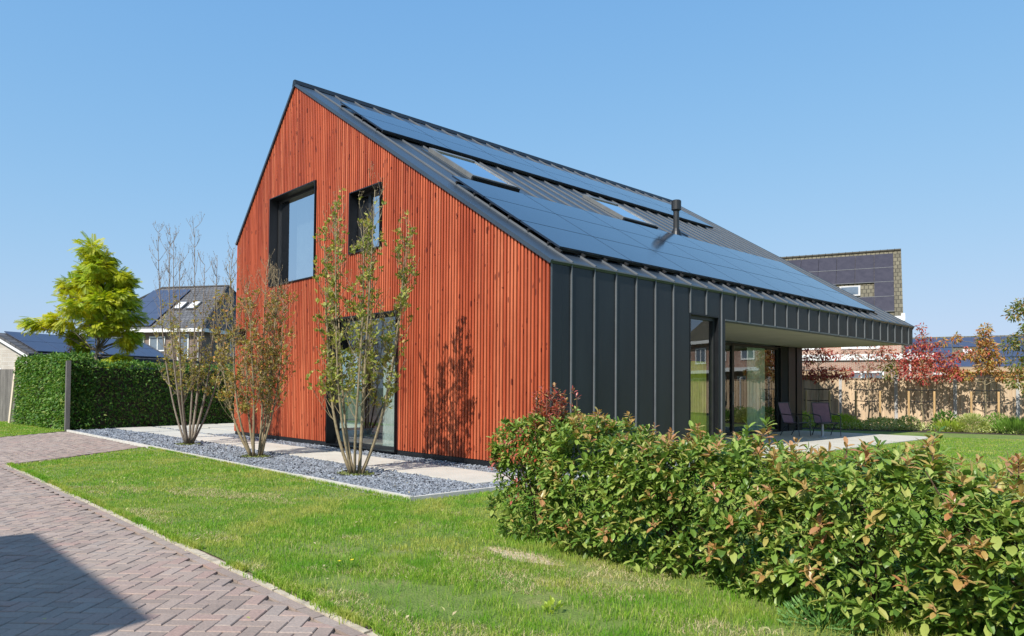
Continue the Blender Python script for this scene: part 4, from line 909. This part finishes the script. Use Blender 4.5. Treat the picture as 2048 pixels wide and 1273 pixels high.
# ============================================================ FENCE
FO, FDIR = np.array([-4.18, 21.45]), np.array([.93, .37]) / math.hypot(.93, .37)
T = frame((*FO, 0), FDIR, (-FDIR[1], FDIR[0]))
fen = thing('wooden_fence', 'weathered brown board fence with pale concrete posts behind the young trees', 'fence', (*FO, 0))
mb = MB(T); mp = MB(T)
for k in range(-3, 13):
    a = k * 2.0; mpk = MB(T); mpk.box(a - .055, a + .055, -.055, .06, -.05, 2.02); mpk.hexa([(a - .055, -.055, 2.02), (a + .055, -.055, 2.02), (a + .055, .06, 2.02), (a - .055, .06, 2.02), (a - .02, -.01, 2.07), (a + .02, -.01, 2.07), (a + .02, .02, 2.07), (a - .02, .02, 2.07)]); mpk.obj('post', M['postc'], fen)
    mb = MB(T); x = a + .06; i = 0
    while x < a + 1.92:
        w_ = .142; y = -.028 if i % 2 else .0; mb.box(x, min(x + w_, a + 1.94), y, y + .02, .05, 1.9 + random.uniform(-.004, .004)); x += .118; i += 1
    mb.box(a + .056, a + 1.944, -.045, .045, 1.906, 1.94)
    mb.obj('board_panel', M['fence'], fen)

# ============================================================ NEIGHBOURS
def rect(T, x0, x1, y0, y1, z0, z1): return MB(T).box(x0, x1, y0, y1, z0, z1)
def window_at(par, T, x0, x1, z0, z1, y=-.02, fr='white', ft=.08, bars=(), curt=None):
    mb = MB(T); ringbox(mb, x0, x1, z0, z1, ft, y - .05, y + .0); 
    for b in bars: mb.box(b - ft * .4, b + ft * .4, y - .045, y - .002, z0 + ft, z1 - ft)
    w_ = mb.obj('window', M[fr], par); mb = MB(T); mb.box(x0 + ft * .9, x1 - ft * .9, y - .018, y - .008, z0 + ft * .9, z1 - ft * .9); mb.obj('pane', M['darkpane'], w_); return w_
M['darkpane'] = mat('far window pane', (.12, .15, .18), .08, 0, .3, 1.5, spec=.9)
# hipped brick house on the left
u, v = (-.84, -.54), (-.54, .84); K = (-41.09, 9.36, 0); T = frame(K, u, v)
h1 = thing('brick_house', 'brown brick house with dark hipped tile roof and solar panels beyond the left hedge', 'house', K)
D1, L1 = 8.4, 9.2
rect(T, 0, L1, 0, D1, 0, 5.2).obj('wall', M['brickbrown'], h1)
mb = MB(T); e = .45; ez, rz = 5.25, 8.7
A, B, C_, D_ = (-e, -e, ez), (L1 + e, -e, ez), (L1 + e, D1 + e, ez), (-e, D1 + e, ez); r0, r1 = (1.0, D1 / 2, rz), (L1 - 2.6, D1 / 2, rz)
def slope(mb, pts):
    o = np.array(pts[0]); ux = np.array(pts[1]) - o; ux = ux / np.linalg.norm(ux); n_ = np.cross(ux, np.array(pts[2]) - o); n_ /= np.linalg.norm(n_); vy = np.cross(n_, ux)
    mb.face(pts, [(np.dot(np.array(p) - o, ux), np.dot(np.array(p) - o, vy)) for p in pts])
for pts in ([A, B, r1, r0], [B, C_, r1], [C_, D_, r0, r1], [D_, A, r0]): slope(mb, pts)
mb.face([A, D_, C_, B]); rf = mb.obj('roof', M['tilegrey'], h1)
mb = MB(T); mb.box(-e - .02, L1 + e, -e - .02, -e + .1, ez - .24, ez - .005); mb.box(-e - .02, -e + .1, -e + .101, D1 + e, ez - .24, ez - .005); mb.box(-e + .1, L1 + e, -e + .1, -.01, ez - .2, ez - .06); mb.obj('gutter', M['white'], h1)
mb = MB(T)
for a, b in ((A, r0), (B, r1), (r0, r1), (D_, r0)): mb.tube([a, b], .10, 6)
mb.obj('ridge', M['tilegrey'], rf)
def onslope(x, s, h): # facade roof plane
    tt = s / math.hypot(D1 / 2 + e, rz - ez); n_ = np.array([0, -(rz - ez), D1 / 2 + e]); n_ /= np.linalg.norm(n_); return tuple(np.array([x, -e + (D1 / 2 + e) * tt, ez + (rz - ez) * tt]) + n_ * h)
def sbox(x0, x1, s0_, s1_, h0, h1_, skew=0):
    mb = MB(T); mb.hexa([onslope(x0, s0_, h0), onslope(x1, s0_, h0), onslope(x1, s1_, h0), onslope(x0, s1_, h0), onslope(x0, s0_, h1_), onslope(x1, s0_, h1_), onslope(x1, s1_, h1_), onslope(x0, s1_, h1_)]); return mb
for i in range(4):
    for j in range(3):
        if i == 3 and j == 2: continue
        x = 3.75 + i * 1.08; sbox(x + .01, x + 1.07, .25 + j * 1.68, .25 + (j + 1) * 1.68 - .02, .06, .11).obj('solar_panel', M['solarblue'], h1)
for x in (1.65, 2.75): 
    sk = sbox(x, x + .72, 2.4, 3.4, .02, .14).obj('skylight', M['alu'], h1); sbox(x + .08, x + .64, 2.5, 3.3, .141, .15).obj('pane', M['white'], sk)
for x0, x1, z0, z1, b in ((.9, 1.75, 3.1, 4.9, ()), (2.75, 4.0, 3.75, 4.75, (3.35,)), (4.4, 5.4, 3.75, 4.75, (4.9,)), (6.1, 7.1, 3.75, 4.75, (6.6,))): window_at(h1, T, x0, x1, z0, z1, bars=b)
T2 = frame(K, v, (-u[0] * -1, -u[1] * -1))
window_at(h1, T2, 3.1, 3.9, 3.0, 4.8, y=-.0, bars=()); 
mb = MB(T); mb.tube([(.12, -.12, 0), (.12, -.12, 5.0)], .05, 6); mb.obj('downpipe', M['postc'], h1)
# garage with solar roof
K = (-26.37, -2.73, 0); u2, v2 = (-.84, -.54), (-.38, .925); T = frame(K, u2, v2)
g1 = thing('garage', 'pale block garage with low solar covered roof at the far left', 'garage', K)
LG, WG, ge, gr = 6.6, 3.0, 2.72, 3.46
mb = MB(T); mb.quadp((0, 0, 0), (1.42, 0, 0), (0, 0, ge)); mb.v = mb.v[:0]; mb.f = []; mb.uv = []
mb.box(.0, 1.35, 0, .2, 0, ge); mb.box(1.35, WG + 2.2, .0, .2, 2.12, ge); mb.box(0, .2, .2, LG, 0, ge); mb.box(.2, WG, LG - .2, LG, 0, ge)
mb.hexa([(0, 0, ge), (WG, 0, ge), (WG, .2, ge), (0, .2, ge), (WG / 2 - .01, 0, gr), (WG / 2 + .01, 0, gr), (WG / 2 + .01, .2, gr), (WG / 2 - .01, .2, gr)]); mb.obj('wall', M['brickpale'], g1)
mb = MB(T); mb.box(1.36, WG + .6, .06, .12, 0, 2.11); mb.obj('door', M['greywood'], g1)
mb = MB(T)
for x in (1.36,): mb.box(x, x + .09, .0, .05, 0, 2.11)
mb.obj('door_frame', M['white'], g1)
mb = MB(T)
def gs(x0, x1, y0, y1, h0, h1_, mb):
    f = lambda x: ge + (gr - ge) * x / (WG / 2) if x <= WG / 2 else gr - (gr - ge) * (x - WG / 2) / (WG / 2)
    mb.hexa([(x0, y0, f(x0) + h0), (x1, y0, f(x1) + h0), (x1, y1, f(x1) + h0), (x0, y1, f(x0) + h0), (x0, y0, f(x0) + h1_), (x1, y0, f(x1) + h1_), (x1, y1, f(x1) + h1_), (x0, y1, f(x0) + h1_)])
gs(-.25, WG / 2, -.18, LG + .2, .005, .12, mb); gs(WG / 2, WG + .25, -.18, LG + .2, .005, .12, mb); gr_ = mb.obj('roof', M['tilegrey'], g1)
mb = MB(T); gs(-.25, WG / 2, -.21, -.181, -.10, .0, mb); gs(WG / 2, WG + .25, -.21, -.181, -.10, .0, mb); mb.obj('verge_board', M['white'], gr_)
for i in range(6):
    for j in range(2):
        mb = MB(T); a = -.2 + j * .86; gs(a + .01, a + .85, .2 + i * 1.04, .2 + (i + 1) * 1.04 - .02, .17, .21, mb); mb.obj('solar_panel', M['solarblue'], g1)
mb = MB(T); mb.box(-.33, -.26, -.1, LG + .1, ge - .16, ge - .03); mb.obj('gutter', M['rubber'], g1)
# leaning planks beside the garage door
mb = MB(); 
for i in range(3):
    o = np.array([-23.45 - i * .235, -3.75 + .03 * i, 0]); mb.hexa([tuple(o), tuple(o + (-.22, -.0, 0)), tuple(o + (-.22, .05, 0)), tuple(o + (0, .05, 0)), tuple(o + (.42, .1, 2.28)), tuple(o + (.20, .1, 2.28)), tuple(o + (.20, .15, 2.28)), tuple(o + (.42, .15, 2.28))])
tag(mb.obj('leaning_plank', M['palewood'], loc=(-23.6, -3.75, 0)), 'pale planed boards leaning at the left end of the hedge', 'planks')
mb = MB(frame((-24.9, -3.4, 0), (-.9, -.43), (-.43, .9)))
for i in range(14): mb.box(i * .14 - .2, i * .14 - .2 + .135, 0, .03 + .01 * (i % 2), 0, 2.0)
tag(mb.obj('wooden_gate', M['greywood'], loc=(-24.9, -3.4, 0)), 'dark grey vertical board gate at the left edge behind the planks', 'gate')
# slatted fence and orange beam behind the hedge
mb = MB(frame((-21.6, -.2, 0), (-.16, .985), (-.985, -.16)))
for i in range(9): mb.box(0, 6.5, 0, .03, 1.15 + i * .145, 1.15 + i * .145 + .12)
for i in range(4): mb.box(i * 2.1, i * 2.1 + .09, .031, .12, 0, 2.5)
tag(mb.obj('slatted_fence', M['greywood'], loc=(-21.6, -.2, 0)), 'grey horizontal slat fence showing above the shaded hedge', 'fence')
mb = MB(frame((-24.6, 5.0, 0), (-.34, .94), (-.94, -.34))); mb.box(-1.2, 5.5, 0, .12, 2.42, 2.74); mb.box(0, .12, .02, .1, 0, 2.41); mb.box(4.9, 5.02, .02, .1, 0, 2.41); mb.box(-1.2, 5.5, -.02, -.001, 2.30, 2.40)
tag(mb.obj('wooden_beam', M['orangewood'], loc=(-24.6, 5.0, 0)), 'orange stained beam above the hedge below the brick house', 'beam')

# steep roofed house behind the red one
u, v = (-.94, -.342), (-.342, .94); K = (-8.0, 39.9, 0); T = frame(K, u, v)
h2 = thing('terraced_house', 'steep roofed house with dark purple solar panels behind the right end of the red house', 'house', K)
ez2, rz2, dd = 6.1, 10.75, 3.1
mb = MB(T); mb.box(0, 14, 0, 8, 0, ez2); mb.hexa([(0, 0, ez2), (.25, 0, ez2), (.25, 6.2, ez2), (0, 6.2, ez2), (0, dd - .01, rz2 - .1), (.25, dd - .01, rz2 - .1), (.25, dd + .01, rz2 - .1), (0, dd + .01, rz2 - .1)]); mb.obj('wall', M['brickred'], h2)
sl2 = math.hypot(dd + .3, rz2 - ez2)
def on2(x, s, h):
    n_ = np.array([0, -(rz2 - ez2), dd + .3]); n_ /= np.linalg.norm(n_); t_ = s / sl2; return tuple(np.array([x, -.3 + (dd + .3) * t_, ez2 + (rz2 - ez2) * t_]) + n_ * h)
def b2(x0, x1, s0_, s1_, h0, h1_):
    mb = MB(T); P = [on2(x0, s0_, h0), on2(x1, s0_, h0), on2(x1, s1_, h0), on2(x0, s1_, h0), on2(x0, s0_, h1_), on2(x1, s0_, h1_), on2(x1, s1_, h1_), on2(x0, s1_, h1_)]; mb.hexa(P)
    mb.uv[4:8] = [(x0, s0_), (x1, s0_), (x1, s1_), (x0, s1_)]; return mb
mb = b2(-.1, 14, 0, sl2, -.12, 0); q = MB(T); q.hexa([(-.1, dd, rz2 - .1), (14, dd, rz2 - .1), (14, 8.3, ez2 - 1.2), (-.1, 8.3, ez2 - 1.2), (-.1, dd, rz2), (14, dd, rz2), (14, 8.3, ez2 - 1.1), (-.1, 8.3, ez2 - 1.1)])
bb = len(mb.v); mb.v += q.v; mb.f += [[i + bb for i in f] for f in q.f]; mb.uv += q.uv; rf = mb.obj('roof', M['tilebrown'], h2)
mb = MB(T)
for i in range(34): mb.tube([(i * .42 - .1, dd, rz2 + .02), (i * .42 + .28, dd, rz2 + .02), (i * .42 + .30, dd, rz2 + .02), (i * .42 + .33, dd, rz2 + .03)], [.10, .10, .14, .13], 6)
mb.obj('ridge_tiles', M['tilebrown'], rf)
for i in range(6):
    for j in range(4):
        if j == 1 and i in (1, 2): continue
        x = .38 + i * 1.13; s_ = .30 + j * 1.28; b2(x, x + 1.11, s_, s_ + 1.26, .08, .12).obj('solar_panel', M['solarfar'], h2)
for i in range(2):
    for j in range(4): x = 7.9 + i * 1.13; s_ = .30 + j * 1.28; b2(x, x + 1.11, s_, s_ + 1.26, .08, .12).obj('solar_panel', M['solarfar'], h2)
mb = MB(T)
for j in range(4): P_ = b2(.36, 7.2, .30 + j * 1.28 - .03, .30 + j * 1.28 + .0, .075, .135); bb = len(mb.v); mb.v += P_.v; mb.f += [[i + bb for i in f] for f in P_.f]; mb.uv += P_.uv
mb.obj('panel_rail', M['alu'], h2)
sk = b2(2.3, 3.55, 1.72, 2.62, .02, .14).obj('skylight', M['postc'], h2); b2(2.42, 3.43, 1.83, 2.50, .141, .15).obj('pane', M['darkpane'], sk)
mb = MB(T); mb.box(-.2, 14, -.42, -.3, ez2 - .32, ez2 - .02); mb.box(-.2, -.0, -.3, .3, ez2 - .35, ez2 + .15); mb.obj('gutter', M['white'], h2)
for x in (1.2, 4.6, 8.0): window_at(h2, T, x, x + 2.2, 4.1, 5.5, bars=(x + 1.1,), ft=.12)
mb = MB(T); mb.box(-1.5, 13, -3.0, -.01, 0, 3.25); mb.obj('extension', M['brickred'], h2)
mb = MB(T); mb.box(-1.6, 13, -3.12, -.01, 3.26, 3.62); mb.obj('fascia', M['white'], h2)
mb = MB(T); mb.tube([(-.35, -3.2, 0), (-.35, -3.2, 4.6)], .06, 6); mb.obj('downpipe', M['white'], h2)
for x in (1.0, 4.5, 8): window_at(h2, T, x, x + 2.4, .9, 2.6, y=-3.02, bars=(x + 1.2,), ft=.1)
# long low house on the right
K = (-13.6, 56.2, 0); u3 = np.array([.955, .29]); u3 /= np.linalg.norm(u3); v3 = np.array([-u3[1], u3[0]]); T = frame(K, u3, v3)
h3 = thing('low_row_house', 'long low house row with dark solar roof beyond the fence at the right', 'house', K)
e3, r3, d3 = 2.9, 6.1, 5.5
rect(T, 0, 34, 0, 10, 0, e3 + .1).obj('wall', M['brickred'], h3)
sl3 = math.hypot(d3, r3 - e3)
def b3(x0, x1, s0_, s1_, h0, h1_):
    f = lambda x, s, h: (x, -.4 + d3 * s / sl3 - h * (r3 - e3) / sl3, e3 + (r3 - e3) * s / sl3 + h * d3 / sl3); mb = MB(T)
    mb.hexa([f(x0, s0_, h0), f(x1, s0_, h0), f(x1, s1_, h0), f(x0, s1_, h0), f(x0, s0_, h1_), f(x1, s0_, h1_), f(x1, s1_, h1_), f(x0, s1_, h1_)]); mb.uv[4:8] = [(x0, s0_), (x1, s0_), (x1, s1_), (x0, s1_)]; return mb
mb = b3(-.2, 34, 0, sl3, 0, .12); q = MB(T); q.hexa([(-.2, d3 - .4, r3 - .1), (34, d3 - .4, r3 - .1), (34, 10.6, e3), (-.2, 10.6, e3), (-.2, d3 - .4, r3 + .08), (34, d3 - .4, r3 + .08), (34, 10.6, e3 + .1), (-.2, 10.6, e3 + .1)])
bb = len(mb.v); mb.v += q.v; mb.f += [[i + bb for i in f] for f in q.f]; mb.uv += q.uv; mb.obj('roof', M['tilebrown'], h3)
for i in range(8):
    for j in range(3):
        if i == 2 and j == 1: continue
        x = .4 + i * 1.75; b3(x, x + 1.68, .5 + j * 1.85, .5 + j * 1.85 + 1.75, .17, .21).obj('solar_panel', M['solarblue'], h3)
sk = b3(4.6, 5.2, 2.9, 3.6, .13, .3).obj('skylight', M['white'], h3); b3(4.7, 5.1, 3.0, 3.5, .301, .31).obj('pane', M['white'], sk)
mb = MB(T); mb.box(-.2, 34, -.55, -.4, e3 - .1, e3 + .08); mb.obj('gutter', M['white'], h3)
# brick house row to the right of the frame: seen mirrored in the terrace glass
K = (5.5, 35.5, 0); T = frame(K, (.93, .37), (-.37, .93)); h4 = thing('mirrored_house', 'red brick house mirrored in the terrace glass beyond the right end of the fence', 'house', K)
rect(T, 0, 22, 0, 9, 0, 5.4).obj('wall', M['brickred'], h4)
mb = MB(T); 
for pts in ([(-.4, -.4, 5.3), (22.4, -.4, 5.3), (22.4, 4.5, 9.2), (-.4, 4.5, 9.2)], [(22.4, 9.4, 5.3), (-.4, 9.4, 5.3), (-.4, 4.5, 9.2), (22.4, 4.5, 9.2)], [(-.4, 9.4, 5.3), (-.4, -.4, 5.3), (-.4, 4.5, 9.2)], [(22.4, -.4, 5.3), (22.4, 9.4, 5.3), (22.4, 4.5, 9.2)]): slope(mb, pts)
mb.obj('roof', M['tilebrown'], h4)
for x in range(1, 21, 3):
    window_at(h4, T, x, x + 1.4, 3.5, 4.8, bars=(x + .7,), ft=.12); window_at(h4, T, x, x + 1.8, .8, 2.4, bars=(x + .9,), ft=.12)
mb = MB(T); mb.box(-.5, 22.5, -.55, -.4, 5.1, 5.35); mb.box(0, 22, -1.2, -.01, 2.7, 2.95); mb.obj('gutter', M['white'], h4)
# flat roofed house behind the camera that throws the road shadow
hS = 6.0; k_ = hS / math.tan(EL); sx, sy = -sunv.x / math.hypot(sunv.x, sunv.y) * k_, -sunv.y / math.hypot(sunv.x, sunv.y) * k_
K = (3.42 - sx, -7.02 - sy, 0); h5 = thing('flat_roofed_house', 'flat roofed brick house whose shadow falls over the brick road', 'house', K); T = frame(K, (-1, 0), (0, -1))
T = lambda p, K=K: (K[0] - p[0], K[1] - p[1], p[2])
rect(T, 0, 3.44, 0, 9, 0, hS - .3).obj('shadow_tower', M['brickred'], h5); rect(T, 3.45, 14, 1.5, 9, 0, 3.2).obj('wall', M['brickred'], h5); rect(T, -.01, 3.45, -.01, 9.1, hS - .299, hS).obj('parapet', M['white'], h5); rect(T, 3.46, 14.1, 1.4, 9.1, 3.201, 3.4).obj('fascia', M['white'], h5)  # unseen tower block, shaped to give the road shadow its width
window_at(h5, T, .8, 2.6, 3.3, 4.8, bars=(1.7,)); window_at(h5, T, .8, 2.6, .6, 2.5, bars=(1.7,))
for x in (4.5, 8, 11): window_at(h5, T, x, x + 2, .9, 2.5, y=1.48, bars=(x + 1,))

# sheds beyond the fence
def shed(K, u, L, D, h, label, roofm='orangewood'):
    u = np.array(u) / np.linalg.norm(u); T = frame((*K, 0), u, (-u[1], u[0])); s = thing('garden_shed', label, 'shed', (*K, 0)); mb = MB(T)
    i = 0; x = 0
    while x < L: mb.box(x, min(x + .14, L), -.0 - .01 * (i % 2), .03, 0, h); x += .142; i += 1
    mb.box(0, L, .031, D, 0, h); mb.obj('wall', M['fence'], s); mb = MB(T); mb.box(-.2, L + .2, -.25, D + .2, h + .001, h + .2); mb.obj('roof', M['stakepale'], s); mb = MB(T); mb.box(-.17, L + .17, -.22, D + .17, h + .2, h + .24); mb.obj('roof_felt', M['greywood'], s)
M['stakepale'] = mat('pale fascia board', (.42, .30, .18), .8, 0, .15, 3)
shed((-8.2, 23.6), (.87, .50), 3.15, 2.2, 2.12, 'small flat roofed shed behind the dark red tree near the house')
shed((-1.15, 25.7), (.93, .37), 2.3, 2.4, 2.22, 'flat roofed shed behind the orange layered tree')
shed((1.9, 27.3), (.93, .37), 2.6, 2.4, 2.25, 'flat roofed shed at the right edge behind the fence')

# ============================================================ PATIO CHAIRS
def chair(label, loc, rz):
    t = thing('patio_chair', label, 'chair', (0, 0, 0), 'plum sling chairs on the terrace'); w_ = .27
    mb = MB(); seat = [(-.22, .40), (-.05, .375), (.12, .385), (.24, .41)]; back = [(-.22, .40), (-.30, .62), (-.38, .86), (-.42, 1.0)]
    def sheetp(pr, m, nm):
        q = MB()
        for (x0, z0), (x1, z1) in zip(pr[:-1], pr[1:]): q.hexa([(x0, -w_ + .02, z0 - .006), (x1, -w_ + .02, z1 - .006), (x1, w_ - .02, z1 - .006), (x0, w_ - .02, z0 - .006), (x0, -w_ + .02, z0 + .004), (x1, -w_ + .02, z1 + .004), (x1, w_ - .02, z1 + .004), (x0, w_ - .02, z0 + .004)])
        return q.obj(nm, m, t)
    sheetp(seat, M['sling'], 'seat'); sheetp([(x - .004, z + .012) for x, z in back], M['sling'], 'backrest')
    for s in (-1, 1):
        y = s * w_; mb = MB(); mb.tube([(x, y, z) for x, z in seat[::-1] + back[1:]], .014, 8); mb.obj('side_rail', M['chairtube'], t)
        mb = MB(); mb.tube([(-.33, y + s * .03, .66), (-.1, y + s * .04, .645), (.18, y + s * .04, .63), (.27, y + s * .035, .60), (.31, y + s * .03, .50), (.30, y + s * .02, .25), (.33, y + s * .02, .0)], .014, 8); mb.obj('front_leg', M['chairtube'], t)
        mb = MB(); mb.tube([(.18, y + s * .015, .40), (-.05, y + s * .02, .33), (-.22, y + s * .02, .18), (-.33, y + s * .02, .0)], .014, 8); mb.obj('rear_leg', M['chairtube'], t)
    mb = MB(); mb.tube([(.24, -w_, .41), (.24, w_, .41)], .012, 8); mb.tube([(-.42, -w_, 1.0), (-.42, w_, 1.0)], .014, 8); mb.tube([(-.05, -w_, .33), (-.05, w_, .33)], .010, 8); mb.obj('cross_bar', M['chairtube'], t)
    t.location = loc; t.rotation_euler = (0, 0, rz); return t
chair('plum sling chair nearest the dark corner panel, seen from its side', (-2.05, 12.95, .032), R(-8))
chair('plum sling chair farther from the house wall, backrest towards the fence', (-1.45, 13.75, .032), R(-42))
mb = MB(); c = (-1.22, 12.95); mb.tube([(*c, .031), (*c, .05), (*c, .06), (*c, .42), (*c, .43)], [.12, .12, .03, .03, .04], 12); st = mb.obj('side_table', M['pot'], loc=(*c, .03)); tag(st, 'small round side table on a pale grey leg between the chairs', 'table')
mb = MB(); mb.tube([(*c, .431), (*c, .45)], [.19, .19], 20); mb.obj('table_top', M['frame'], st)
